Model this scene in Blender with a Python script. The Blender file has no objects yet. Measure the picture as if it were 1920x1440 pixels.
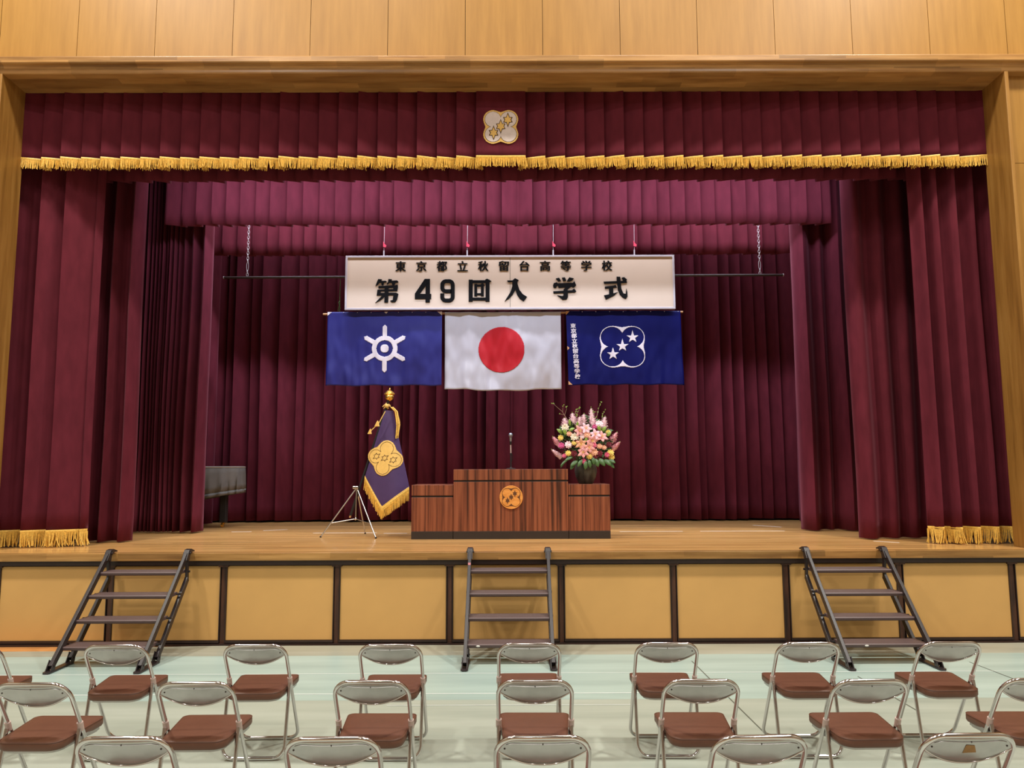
import bpy, math, random
from math import sin, cos, pi, radians, sqrt, atan2, hypot
from mathutils import Vector, Matrix, noise

random.seed(7)
SC = bpy.context.scene
COL = SC.collection

# ------------------------------------------------------------------ camera
def make_camera():
    P, YAW, ROLL, H = radians(6.22), radians(0.13), radians(0.21), 1.9
    fw = Vector((sin(YAW)*cos(P), cos(YAW)*cos(P), sin(P)))
    r0 = Vector((cos(YAW), -sin(YAW), 0))
    u0 = r0.cross(fw)
    r = r0*cos(ROLL) - u0*sin(ROLL)
    u = u0*cos(ROLL) + r0*sin(ROLL)
    cd = bpy.data.cameras.new('camera')
    cam = bpy.data.objects.new('camera', cd)
    COL.objects.link(cam)
    cd.sensor_fit = 'HORIZONTAL'; cd.sensor_width = 36.0
    cd.lens = 36.0*1440/1920
    cd.clip_end = 100
    m = Matrix((( r.x, u.x, -fw.x, 0), (r.y, u.y, -fw.y, 0), (r.z, u.z, -fw.z, H), (0, 0, 0, 1)))
    cam.matrix_world = m
    SC.camera = cam
make_camera()

# ------------------------------------------------------------------ world, lights, exposure
w = bpy.data.worlds.new('world'); SC.world = w
w.use_nodes = True
w.node_tree.nodes['Background'].inputs[0].default_value = (1.0, 0.93, 0.84, 1)
w.node_tree.nodes['Background'].inputs[1].default_value = 0.05
SC.view_settings.view_transform = 'Standard'
SC.view_settings.look = 'None'
SC.view_settings.gamma = 1
SC.view_settings.use_curve_mapping = False
SC.view_settings.exposure = 0.0

def area(name, loc, power, color, sx, sy=None, target=None, spread=180):
    l = bpy.data.lights.new(name, 'AREA')
    l.energy = power; l.color = color
    if sy is None:
        l.shape = 'DISK'; l.size = sx
    else:
        l.shape = 'RECTANGLE'; l.size = sx; l.size_y = sy
    l.spread = radians(spread)
    o = bpy.data.objects.new(name, l); COL.objects.link(o)
    o.location = loc
    d = Vector(target) - Vector(loc) if target else Vector((0, 0, -1))
    o.rotation_euler = d.to_track_quat('-Z', 'Y').to_euler()
    return o

HALL = (1.0, 0.965, 0.88)
for (lx, ly, lp) in ((-6.4, 5.0, 760), (6.4, 5.0, 760), (-2.2, 5.0, 300), (2.2, 5.0, 300), (-5.6, -1.5, 400), (5.6, -1.5, 400),
                     (-5.6, -7.0, 320), (5.6, -7.0, 320), (0, -4.5, 270)):
    area('hall_lamp_light', (lx, ly, 12.0), lp, HALL, 0.8)
STAGE = (0.80, 0.90, 1.15)
area('border_light', (0, 9.96, 6.15), 165, STAGE, 9.0, 0.15, target=(0, 11.6, 4.6))
area('border_light', (0, 11.3, 6.75), 280, (0.86, 0.90, 1.08), 9.0, 0.15, target=(0, 12.4, 4.3))

area('border_light', (0, 12.6, 6.5), 75, STAGE, 9.0, 0.15, target=(0, 13.3, 4.6))

# ------------------------------------------------------------------ materials
def new_mat(name):
    m = bpy.data.materials.new(name); m.use_nodes = True
    nt = m.node_tree
    return m, nt, nt.nodes['Principled BSDF']

def srgb(r, g, b):
    f = lambda c: (c/255/12.92 if c/255 <= 0.04045 else ((c/255+0.055)/1.055)**2.4)
    return (f(r), f(g), f(b), 1)

def plain(name, col, rough=0.5, metal=0.0, sheen=0.0, spec=None, var=0.06, scale=6.0, coat=0.0):
    """flat colour with a little procedural mottling"""
    m, nt, b = new_mat(name)
    tc = nt.nodes.new('ShaderNodeTexCoord')
    n = nt.nodes.new('ShaderNodeTexNoise'); n.inputs['Scale'].default_value = scale; n.inputs['Detail'].default_value = 4
    nt.links.new(tc.outputs['Object'], n.inputs['Vector'])
    r = nt.nodes.new('ShaderNodeValToRGB')
    r.color_ramp.elements[0].position = 0.3; r.color_ramp.elements[1].position = 0.7
    r.color_ramp.elements[0].color = tuple(c*(1-var) for c in col[:3]) + (1,)
    r.color_ramp.elements[1].color = tuple(min(1, c*(1+var)) for c in col[:3]) + (1,)
    nt.links.new(n.outputs['Fac'], r.inputs['Fac'])
    nt.links.new(r.outputs['Color'], b.inputs['Base Color'])
    b.inputs['Roughness'].default_value = rough
    b.inputs['Metallic'].default_value = metal
    if sheen:
        b.inputs['Sheen Weight'].default_value = sheen
        b.inputs['Sheen Roughness'].default_value = 0.4
        b.inputs['Sheen Tint'].default_value = tuple(min(1, c*4+0.05) for c in col[:3]) + (1,)
    if spec is not None: b.inputs['Specular IOR Level'].default_value = spec
    if coat: b.inputs['Coat Weight'].default_value = coat; b.inputs['Coat Roughness'].default_value = 0.15
    return m

def wood(name, cols, scale, rough=0.4, bump=0.0, detail=6, pos=(0.3, 0.5, 0.72), coat=0.0, block=None, blockvar=0.25):
    """grain stretched through an anisotropic noise; block = brick size for laminated staves"""
    m, nt, b = new_mat(name)
    tc = nt.nodes.new('ShaderNodeTexCoord')
    mp = nt.nodes.new('ShaderNodeMapping'); mp.inputs['Scale'].default_value = scale
    nt.links.new(tc.outputs['Object'], mp.inputs['Vector'])
    n = nt.nodes.new('ShaderNodeTexNoise'); n.inputs['Scale'].default_value = 1.0
    n.inputs['Detail'].default_value = detail; n.inputs['Roughness'].default_value = 0.6
    nt.links.new(mp.outputs['Vector'], n.inputs['Vector'])
    r = nt.nodes.new('ShaderNodeValToRGB')
    while len(r.color_ramp.elements) < len(cols): r.color_ramp.elements.new(0.5)
    for e, c, p in zip(r.color_ramp.elements, cols, pos): e.color = c; e.position = p
    nt.links.new(n.outputs['Fac'], r.inputs['Fac'])
    out = r.outputs['Color']
    if block:
        mp2 = nt.nodes.new('ShaderNodeMapping'); mp2.inputs['Scale'].default_value = block
        nt.links.new(tc.outputs['Object'], mp2.inputs['Vector'])
        # staves: each cell of the stretched grid gets its own tone
        fl = nt.nodes.new('ShaderNodeVectorMath'); fl.operation = 'FLOOR'
        sep = nt.nodes.new('ShaderNodeSeparateXYZ')
        nt.links.new(mp2.outputs['Vector'], sep.inputs['Vector'])
        cx = nt.nodes.new('ShaderNodeCombineXYZ')
        # stagger X by a hash of the row
        fy = nt.nodes.new('ShaderNodeMath'); fy.operation = 'FLOOR'; nt.links.new(sep.outputs['Y'], fy.inputs[0])
        fz = nt.nodes.new('ShaderNodeMath'); fz.operation = 'FLOOR'; nt.links.new(sep.outputs['Z'], fz.inputs[0])
        ad = nt.nodes.new('ShaderNodeMath'); ad.operation = 'ADD'; nt.links.new(fy.outputs[0], ad.inputs[0]); nt.links.new(fz.outputs[0], ad.inputs[1])
        mu = nt.nodes.new('ShaderNodeMath'); mu.operation = 'MULTIPLY'; mu.inputs[1].default_value = 0.377; nt.links.new(ad.outputs[0], mu.inputs[0])
        ax = nt.nodes.new('ShaderNodeMath'); ax.operation = 'ADD'; nt.links.new(sep.outputs['X'], ax.inputs[0]); nt.links.new(mu.outputs[0], ax.inputs[1])
        nt.links.new(ax.outputs[0], cx.inputs['X']); nt.links.new(sep.outputs['Y'], cx.inputs['Y']); nt.links.new(sep.outputs['Z'], cx.inputs['Z'])
        nt.links.new(cx.outputs[0], fl.inputs[0])
        wn = nt.nodes.new('ShaderNodeTexWhiteNoise'); nt.links.new(fl.outputs[0], wn.inputs['Vector'])
        mr = nt.nodes.new('ShaderNodeMapRange'); mr.inputs['To Min'].default_value = 1-blockvar; mr.inputs['To Max'].default_value = 1+blockvar*0.6
        nt.links.new(wn.outputs['Value'], mr.inputs['Value'])
        vm = nt.nodes.new('ShaderNodeVectorMath'); vm.operation = 'SCALE'
        nt.links.new(out, vm.inputs[0]); nt.links.new(mr.outputs['Result'], vm.inputs['Scale'])
        out = vm.outputs[0]
    nt.links.new(out, b.inputs['Base Color'])
    b.inputs['Roughness'].default_value = rough
    if coat: b.inputs['Coat Weight'].default_value = coat; b.inputs['Coat Roughness'].default_value = 0.12
    return m

def velvet(name, col, sheen=0.5):
    m, nt, b = new_mat(name)
    tc = nt.nodes.new('ShaderNodeTexCoord')
    mp = nt.nodes.new('ShaderNodeMapping'); mp.inputs['Scale'].default_value = (9, 9, 3)
    nt.links.new(tc.outputs['Object'], mp.inputs['Vector'])
    n = nt.nodes.new('ShaderNodeTexNoise'); n.inputs['Scale'].default_value = 1.0; n.inputs['Detail'].default_value = 5
    nt.links.new(mp.outputs['Vector'], n.inputs['Vector'])
    r = nt.nodes.new('ShaderNodeValToRGB')
    r.color_ramp.elements[0].position = 0.35; r.color_ramp.elements[1].position = 0.75
    r.color_ramp.elements[0].color = tuple(c*0.88 for c in col[:3]) + (1,)
    r.color_ramp.elements[1].color = tuple(c*1.18 for c in col[:3]) + (1,)
    nt.links.new(n.outputs['Fac'], r.inputs['Fac']); nt.links.new(r.outputs['Color'], b.inputs['Base Color'])
    b.inputs['Roughness'].default_value = 0.9
    b.inputs['Specular IOR Level'].default_value = 0.1
    b.inputs['Sheen Weight'].default_value = sheen
    b.inputs['Sheen Roughness'].default_value = 0.35
    b.inputs['Sheen Tint'].default_value = (0.75, 0.28, 0.36, 1)
    return m

M = {}
M['panel_wood'] = wood('panel_wood', [srgb(152, 108, 42), srgb(161, 116, 48), srgb(170, 124, 54)], (13, 13, 1.1), 0.45, detail=5)
M['trim_wood'] = wood('trim_wood', [srgb(136, 94, 48), srgb(164, 120, 66), srgb(184, 140, 84)], (1.2, 9, 16), 0.35, block=(1.3, 9, 14), blockvar=0.28)
M['jamb_wood'] = wood('jamb_wood', [srgb(128, 88, 38), srgb(152, 108, 50), srgb(168, 124, 64)], (14, 14, 1.0), 0.35)
M['stage_wood'] = wood('stage_wood', [srgb(184, 132, 74), srgb(212, 160, 96), srgb(226, 180, 118)], (1.0, 22, 22), 0.28, block=(0.6, 12, 12), blockvar=0.2, coat=0.25)
M['hall_wood'] = wood('hall_wood', [srgb(190, 124, 66), srgb(214, 150, 88), srgb(226, 168, 104)], (1.2, 20, 20), 0.3, block=(0.7, 13, 13), blockvar=0.16)
M['tan_board'] = plain('tan_board', srgb(208, 160, 94), 0.55, var=0.05, scale=2.0)
M['hall_wall'] = plain('hall_wall', srgb(140, 132, 116), 0.7, var=0.05, scale=1.0)
M['ceiling_white'] = plain('ceiling_white', srgb(140, 138, 132), 0.8, var=0.04)
M['dark'] = plain('dark', srgb(24, 20, 20), 0.6)
M['dark_frame'] = plain('dark_frame', srgb(46, 30, 26), 0.45, var=0.15)
M['dark_post'] = wood('dark_post', [srgb(40, 22, 14), srgb(74, 42, 26), srgb(96, 58, 38)], (20, 20, 2), 0.5)
M['stage_black'] = plain('stage_black', srgb(40, 34, 36), 0.9)
M['velvet'] = velvet('maroon_velvet', srgb(92, 33, 44), 0.22)
M['gold'] = plain('gold_fringe', srgb(226, 182, 84), 0.5, var=0.22, scale=60, sheen=0.3)
M['gold_cloth'] = plain('gold_cloth', srgb(226, 184, 100), 0.6, var=0.06, scale=20)
M['gold_metal'] = plain('gold_metal', srgb(240, 190, 90), 0.25, metal=0.9)
M['silver_cloth'] = plain('silver_cloth', srgb(214, 200, 196), 0.6, var=0.05, scale=20)
M['brown_line'] = plain('brown_line', srgb(70, 42, 16), 0.7)
M['board_white'] = plain('board_white', srgb(210, 188, 164), 0.6, var=0.02, scale=2)
M['alu'] = plain('aluminium', srgb(196, 188, 190), 0.5, metal=0.4)
M['ink'] = plain('black_ink', srgb(14, 13, 13), 0.8, spec=0.1)
M['flag_violet'] = plain('violet_satin', srgb(42, 42, 114), 0.45, var=0.08, scale=2.5, spec=0.3)
M['flag_blue'] = plain('blue_satin', srgb(13, 17, 84), 0.45, var=0.10, scale=2.5, spec=0.15)
M['flag_white'] = plain('white_satin', srgb(192, 188, 192), 0.26, var=0.02, scale=3)
M['flag_red'] = plain('red_satin', srgb(186, 14, 32), 0.4, var=0.04)
M['white_print'] = plain('white_print', srgb(232, 222, 226), 0.5, var=0.02)
M['tan_patch'] = plain('tan_patch', srgb(206, 150, 100), 0.6)
M['purple'] = plain('purple_brocade', srgb(66, 42, 88), 0.7, var=0.08, scale=10, sheen=0.3)
M['chrome'] = plain('chrome', srgb(212, 208, 208), 0.13, metal=1.0, var=0.02)
M['brushed'] = plain('brushed_steel', srgb(184, 182, 182), 0.36, metal=1.0, var=0.08, scale=14)
M['collar'] = plain('grey_plastic', srgb(186, 164, 156), 0.5)
M['seat_vinyl'] = plain('brown_vinyl', srgb(99, 63, 47), 0.45, var=0.05, scale=30)
M['step_paint'] = plain('brown_step_paint', srgb(88, 66, 64), 0.42, var=0.05)
M['rail_paint'] = plain('dark_rail_paint', srgb(44, 35, 36), 0.38, var=0.05)
M['white_bit'] = plain('white_sticker', srgb(240, 236, 230), 0.5)
M['pink_bit'] = plain('pink_sticker', srgb(236, 150, 160), 0.5)
M['red_bit'] = plain('red_tag', srgb(226, 70, 96), 0.5)
M['tape_brown'] = plain('old_tape', srgb(150, 112, 64), 0.6, var=0.15, scale=30)
M['laminate_base'] = plain('black_plinth', srgb(44, 36, 34), 0.45, var=0.08)
M['laminate'] = wood('rosewood_laminate', [srgb(60, 34, 26), srgb(108, 58, 40), srgb(134, 76, 52), srgb(150, 90, 64)], (26, 26, 0.55), 0.32, detail=9, pos=(0.34, 0.44, 0.54, 0.7))
M['emblem_wood'] = wood('emblem_wood', [srgb(196, 122, 50), srgb(222, 150, 72), srgb(230, 164, 90)], (8, 8, 30), 0.4)
M['carved'] = plain('carved_dark', srgb(92, 54, 26), 0.6)
M['mic_metal'] = plain('microphone_metal', srgb(150, 158, 172), 0.3, metal=0.8)
M['vase'] = wood('vase_glaze', [srgb(50, 46, 40), srgb(84, 80, 70), srgb(108, 104, 92)], (14, 14, 2), 0.4)
M['cover'] = plain('grey_cover', srgb(96, 91, 84), 0.75, var=0.08, scale=8)
M['cover_top'] = plain('cover_trim', srgb(150, 136, 120), 0.75)
M['sheet'] = wood('floor_sheet_green', [srgb(150, 158, 146), srgb(166, 173, 160), srgb(178, 184, 172)], (0.35, 3.2, 1), 0.42, detail=3)
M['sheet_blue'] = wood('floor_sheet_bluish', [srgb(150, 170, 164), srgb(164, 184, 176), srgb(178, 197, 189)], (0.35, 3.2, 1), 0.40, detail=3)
M['sheet_beige'] = wood('floor_sheet_beige', [srgb(148, 146, 130), srgb(160, 160, 144), srgb(170, 170, 154)], (0.6, 3.2, 1), 0.45, detail=3)
M['seam_white'] = plain('seam_white', srgb(226, 232, 228), 0.4)
M['seam_dark'] = plain('seam_dark', srgb(96, 96, 84), 0.6)
M['tape_white'] = plain('tape_white', srgb(236, 226, 214), 0.6)
M['tape_green'] = plain('tape_green', srgb(190, 226, 150), 0.6)
M['rod_wood'] = plain('rod_wood', srgb(196, 146, 96), 0.5)
for nm, c in (('pink', (238, 184, 194)), ('salmon', (234, 164, 164)), ('palepink', (246, 216, 222)), ('white', (238, 226, 206)),
              ('yellow', (238, 208, 110)), ('magenta', (206, 84, 140)), ('rosepink', (226, 104, 142)), ('darkred', (112, 20, 38)),
              ('peach', (236, 176, 146)), ('lime', (176, 190, 92))):
    M['fl_'+nm] = plain('petal_'+nm, srgb(*c), 0.6, var=0.1, scale=40)
M['leaf'] = plain('leaf_green', srgb(66, 96, 48), 0.4, var=0.25, scale=25)
M['leaf_light'] = plain('leaf_light', srgb(132, 158, 66), 0.45, var=0.2, scale=25)
M['twig'] = plain('twig_bark', srgb(120, 88, 66), 0.7)

# ------------------------------------------------------------------ mesh helpers
class MB:
    """collects shapes, then links them as ONE mesh object"""
    def __init__(s): s.v = []; s.f = []; s.m = []
    def add(s, verts, faces, mi=0):
        o = len(s.v)
        s.v += [tuple(v) for v in verts]
        s.f += [tuple(i+o for i in f) for f in faces]
        s.m += [mi]*len(faces)
        return s
    def box(s, x0, x1, y0, y1, z0, z1, mi=0):
        v = [(x0, y0, z0), (x1, y0, z0), (x1, y1, z0), (x0, y1, z0), (x0, y0, z1), (x1, y0, z1), (x1, y1, z1), (x0, y1, z1)]
        f = [(0, 3, 2, 1), (4, 5, 6, 7), (0, 1, 5, 4), (1, 2, 6, 5), (2, 3, 7, 6), (3, 0, 4, 7)]
        return s.add(v, f, mi)
    def prism(s, poly, axis, a, b, mi=0):
        """extrude a 2-D polygon: axis 'y' -> poly in (x,z); 'z' -> (x,y); 'x' -> (y,z)"""
        area2 = sum(poly[i][0]*poly[(i+1) % len(poly)][1]-poly[(i+1) % len(poly)][0]*poly[i][1] for i in range(len(poly)))
        if area2 < 0: poly = poly[::-1]
        n = len(poly)
        def P(p, t):
            return {'y': (p[0], t, p[1]), 'z': (p[0], p[1], t), 'x': (t, p[0], p[1])}[axis]
        v = [P(p, a) for p in poly] + [P(p, b) for p in poly]
        f = [tuple(range(n)), tuple(range(2*n-1, n-1, -1))]
        f += [((i+1) % n, i, n+i, n+(i+1) % n) for i in range(n)]
        if axis in 'zx': f = [t[::-1] for t in f]
        return s.add(v, f, mi)
    def bar(s, p, q, w, h, up=(0, 0, 1), mi=0):
        """rectangular bar from p to q, w across, h along 'up'"""
        p = Vector(p); q = Vector(q); d = (q-p).normalized()
        u = Vector(up); sd = d.cross(u).normalized(); u = sd.cross(d).normalized()
        c = [sd*(-w/2)-u*(h/2), sd*(w/2)-u*(h/2), sd*(w/2)+u*(h/2), sd*(-w/2)+u*(h/2)]
        v = [p+k for k in c]+[q+k for k in c]
        return s.add(v, [(0, 1, 2, 3), (7, 6, 5, 4), (0, 4, 5, 1), (1, 5, 6, 2), (2, 6, 7, 3), (3, 7, 4, 0)], mi)
    def tube(s, pts, r, n=8, mi=0, cap=True):
        pts = [Vector(p) for p in pts]
        rr = r if isinstance(r, (list, tuple)) else [r]*len(pts)
        v = []; prev = None
        for i, p in enumerate(pts):
            if i == 0: d = pts[1]-p
            elif i == len(pts)-1: d = p-pts[-2]
            else: d = (pts[i+1]-p).normalized()+(p-pts[i-1]).normalized()
            d.normalize()
            if prev is None:
                a = Vector((0, 0, 1)) if abs(d.z) < 0.9 else Vector((1, 0, 0))
                sd = d.cross(a).normalized()
            else:
                sd = (prev - d*prev.dot(d)).normalized()
            prev = sd; up = d.cross(sd)
            for k in range(n):
                t = 2*pi*k/n
                v.append(p+sd*(cos(t)*rr[i])+up*(sin(t)*rr[i]))
        f = []
        for i in range(len(pts)-1):
            for k in range(n):
                f.append((i*n+k, i*n+(k+1) % n, (i+1)*n+(k+1) % n, (i+1)*n+k))
        if cap: f += [tuple(range(n-1, -1, -1)), tuple(range((len(pts)-1)*n, len(pts)*n))]
        return s.add(v, f, mi)
    def lathe(s, prof, c=(0, 0, 0), n=24, mi=0):
        """prof: (radius, z) from bottom to top"""
        v = []; f = []
        for (r, z) in prof:
            for k in range(n):
                t = 2*pi*k/n; v.append((c[0]+r*cos(t), c[1]+r*sin(t), c[2]+z))
        for i in range(len(prof)-1):
            for k in range(n):
                f.append((i*n+k, i*n+(k+1) % n, (i+1)*n+(k+1) % n, (i+1)*n+k))
        f += [tuple(range(n-1, -1, -1)), tuple(range((len(prof)-1)*n, len(prof)*n))]
        return s.add(v, f, mi)
    def ball(s, c, r, n=10, m=7, mi=0, sq=(1, 1, 1), fn=None):
        v = []; f = []
        for j in range(1, m):
            ph = pi*j/m
            for k in range(n):
                t = 2*pi*k/n
                q = fn(t, ph) if fn else 1.0
                v.append((c[0]+r*q*sq[0]*sin(ph)*cos(t), c[1]+r*q*sq[1]*sin(ph)*sin(t), c[2]-r*q*sq[2]*cos(ph)))
        b = len(v); v.append((c[0], c[1], c[2]-r*sq[2])); v.append((c[0], c[1], c[2]+r*sq[2]))
        for j in range(m-2):
            for k in range(n):
                f.append((j*n+k, j*n+(k+1) % n, (j+1)*n+(k+1) % n, (j+1)*n+k))
        for k in range(n):
            f.append((b, (k+1) % n, k)); f.append((b+1, (m-2)*n+k, (m-2)*n+(k+1) % n))
        return s.add(v, f, mi)
    def grid(s, rows, mi=0):
        """rows: list of equal-length point lists"""
        n = len(rows[0]); v = [p for r in rows for p in r]
        f = [(i*n+k, i*n+k+1, (i+1)*n+k+1, (i+1)*n+k) for i in range(len(rows)-1) for k in range(n-1)]
        return s.add(v, f, mi)
    def build(s, name, mats, parent=None, smooth=False, angle=35, bevel=0, solid=0, loc=None):
        off = Vector((0, 0, 0))
        if parent is not None: off = world_loc(parent)
        elif loc is not None: off = Vector(loc)
        me = bpy.data.meshes.new(name)
        me.from_pydata([(a-off.x, b-off.y, c-off.z) for a, b, c in s.v], [], s.f)
        if not isinstance(mats, (list, tuple)): mats = [mats]
        for m in mats: me.materials.append(m)
        me.polygons.foreach_set('material_index', s.m)
        if smooth:
            me.polygons.foreach_set('use_smooth', [True]*len(me.polygons))
            me.set_sharp_from_angle(angle=radians(angle))
        me.update()
        o = bpy.data.objects.new(name, me); COL.objects.link(o)
        if parent is not None: o.parent = parent
        elif loc is not None: o.location = loc
        if bevel:
            b = o.modifiers.new('edge', 'BEVEL'); b.width = bevel; b.segments = 2; b.limit_method = 'ANGLE'
        if solid:
            b = o.modifiers.new('thick', 'SOLIDIFY'); b.thickness = solid; b.offset = 0
        return o

def world_loc(o):
    p = Vector((0, 0, 0))
    while o is not None:
        p += o.location; o = o.parent
    return p

def tag(o, label, cat, group=None, kind=None):
    if label: o['label'] = label
    if cat: o['category'] = cat
    if group: o['group'] = group
    if kind: o['kind'] = kind
    return o

def thing(name, label, cat, loc=(0, 0, 0), group=None):
    o = bpy.data.objects.new(name, None); COL.objects.link(o)
    o.location = loc; o.empty_display_size = 0.1
    return tag(o, label, cat, group)

def copy_tree(o, parent=None):
    c = o.copy(); COL.objects.link(c); c.parent = parent
    for ch in o.children: copy_tree(ch, c)
    return c

def struct(o): o['kind'] = 'structure'; return o

def arc(cx, cy, r, a0, a1, n):
    return [(cx+r*cos(a0+(a1-a0)*i/n), cy+r*sin(a0+(a1-a0)*i/n)) for i in range(n+1)]

# ------------------------------------------------------------------ shell of the hall and of the stage
SZ = 0.99                 # stage height
XL, XR = -5.855, 5.735    # the opening
HX = 9.5                  # half width of the hall

b = MB(); b.box(-HX, HX, -14, 8.66, -0.15, 0.0)
struct(b.build('floor', M['hall_wood']))
b = MB(); b.box(-HX-0.2, HX+0.2, -14, 8.7, 12.5, 12.7); struct(b.build('ceiling', M['ceiling_white']))
b = MB(); b.box(-HX-0.2, -HX, -14, 8.7, 0, 12.5); struct(b.build('wall_left', M['hall_wall']))
b = MB(); b.box(HX, HX+0.2, -14, 8.7, 0, 12.5); struct(b.build('wall_right', M['hall_wall']))
b = MB(); b.box(-HX, HX, -14.2, -14, 0, 12.5); struct(b.build('wall_rear', M['hall_wall']))

# proscenium wall: panels with open joints over a dark backing
b = MB()
b.box(-HX, HX, 8.57, 8.75, 6.47, 12.5, 1)
b.box(-HX, XL-0.03, 8.57, 8.75, 0, 6.47, 1); b.box(XR+0.03, HX, 8.57, 8.75, 0, 6.47, 1)
PW = 0.912
k = -8
x = -3.253 + PW*k
while x < HX:
    x0, x1 = max(x+0.003, -HX), min(x+PW-0.003, HX)
    if x1 > x0+0.02:
        b.box(x0, x1, 8.55, 8.58, 6.6, 8.5); b.box(x0, x1, 8.55, 8.58, 8.506, 12.5)
    x += PW
for sx0, sx1 in ((-HX, XL-0.04), (XR+0.04, HX)):
    for z0, z1 in ((0.0, 1.4), (1.406, 2.72), (2.726, 4.05), (4.056, 5.38), (5.386, 6.6)):
        b.box(sx0, sx1, 8.55, 8.58, z0, z1)
struct(b.build('wall_front', [M['panel_wood'], M['dark']]))

# cornice over the opening: fascia, cove, soffit
b = MB()
prof = [(8.58, 6.625), (8.385, 6.625), (8.375, 6.615), (8.375, 6.55), (8.385, 6.54), (8.42, 6.535), (8.43, 6.505), (8.445, 6.49), (8.445, 6.455), (8.455, 6.445), (8.88, 6.43), (8.88, 6.50), (8.58, 6.50)]
b.prism(prof, 'x', -HX, HX)
struct(b.build('trim_1', M['trim_wood'], bevel=0.004))
# jambs
for i, (xa, xb, s) in enumerate(((XL-0.045, XL, -1), (XR, XR+0.045, 1))):
    b = MB(); b.box(xa, xb, 8.44, 8.90, SZ, 6.45)
    struct(b.build('trim_%d' % (i+2), M['jamb_wood'], bevel=0.006))

# stage
b = MB(); b.box(-HX+0.01, HX-0.01, 8.60, 13.7, SZ-0.08, SZ)
struct(b.build('floor_stage', M['stage_wood']))
b = MB(); b.box(-HX+0.01, HX-0.01, 8.50, 8.60, 0.905, SZ+0.001)
struct(b.build('trim_4', M['trim_wood'], bevel=0.006))
b = MB(); b.box(-HX, HX, 8.525, 8.60, 0.855, 0.905)
struct(b.build('trim_5', M['dark_frame']))
b = MB(); b.box(-HX, HX, 8.665, 8.75, 0, 0.9)
struct(b.build('wall_understage', M['dark']))
b = MB(); b.box(-HX, HX, 8.53, 8.64, 0.0, 0.022); struct(b.build('baseboard_front', M['dark_frame']))
b = MB(); b.box(-6.9, 6.9, 13.7, 13.8, SZ-0.1, 8.2); struct(b.build('wall_backstage', M['stage_black']))
b = MB(); b.box(-7.0, -6.9, 8.75, 13.8, SZ-0.1, 8.2); struct(b.build('wall_stage_left', M['stage_black']))
b = MB(); b.box(6.9, 7.0, 8.75, 13.8, SZ-0.1, 8.2); struct(b.build('wall_stage_right', M['stage_black']))
b = MB(); b.box(-7.0, 7.0, 8.75, 13.8, 8.2, 8.3); struct(b.build('ceiling_stage', M['stage_black']))
# dusty strip of floor along the foot of the back curtain

# storage fronts below the stage
edges = [q*0.9885 for q in [-5.66, -4.415, -3.167, -1.919, -0.676, 0.557, 1.795, 3.040, 4.298, 5.54, 6.78]]
where = ['beside the left end of the stage front', 'half hidden by the left steps', 'third from the left, right of the left steps',
         'between the left and central steps, nearer the centre', 'behind the central steps', 'just right of the central steps',
         'midway between the central and right steps', 'behind the right steps', 'right of the right steps', 'at the right end of the stage front']
where = ['left of the left steps', 'behind the left steps', 'right beside the left steps', 'left beside the central steps', 'behind the central steps',
         'right beside the central steps', 'left beside the right steps', 'behind the right steps', 'right of the right steps', 'at the far right edge']
for i in range(10):
    x0, x1 = edges[i]+0.03, edges[i+1]-0.03
    t = thing('storage_panel', 'tan storage panel in a dark frame under the stage, ' + where[i], 'panel', ((x0+x1)/2, 8.60, 0.0), 'tan panels under the stage')
    b = MB(); b.box(x0+0.008, x1-0.008, 8.565, 8.60, 0.055, 0.845)
    b.build('board', M['tan_board'], t, bevel=0.004)
    f = MB(); f.box(x0, x1, 8.55, 8.60, 0.03, 0.055); f.box(x0, x0+0.008, 8.55, 8.60, 0.055, 0.853); f.box(x1-0.008, x1, 8.55, 8.60, 0.055, 0.853)
    f.build('edge_frame', M['dark_frame'], t)
for i in range(11):
    x = edges[i]
    b = MB(); b.box(x-0.024, x+0.024, 8.565, 8.66, 0.022, 0.855); b.box(x-0.055, x+0.055, 8.54, 8.56, 0.835, 0.853)
    struct(b.build('trim_%d' % (6+i), M['dark_post']))

# floor sheets
bounds = [8.27, 8.06, 7.35, 6.55, 5.55, 4.5, 3.4, 2.0, 0.6]
names = ['greyish first strip along the foot of the stage', 'strip the feet of the steps stand on', 'strip just in front of the steps',
         'strip under the far legs of the farthest chair row', 'strip under the farthest row of chairs', 'strip under the middle row of chairs',
         'strip under the nearest row of chairs', 'strip nearest the camera']
for i in range(8):
    y1, y0 = bounds[i]+0.03, bounds[i+1]
    z = 0.004 + 0.0005*(8-i)
    b = MB(); b.box(-HX+0.3, HX-0.3, y0, y1, 0.0005, z)
    if i == 0:
        b = MB(); b.prism([(-HX+0.3, y0), (HX-0.3, y0), (HX-0.3, 8.525)]+[(9.0-k*0.31, 8.512+0.015*noise.noise(Vector((k*1.3, 0, 0)))) for k in range(41)]+[(-4.1, 8.45), (-4.6, 8.30), (-HX+0.3, 8.28)], 'z', 0.0005, z)
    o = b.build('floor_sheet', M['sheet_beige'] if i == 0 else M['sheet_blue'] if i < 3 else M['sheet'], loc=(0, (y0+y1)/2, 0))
    tag(o, 'pale green protective floor sheet, ' + names[i], 'floor sheet', 'protective sheets on the hall floor')
rows = []
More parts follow.
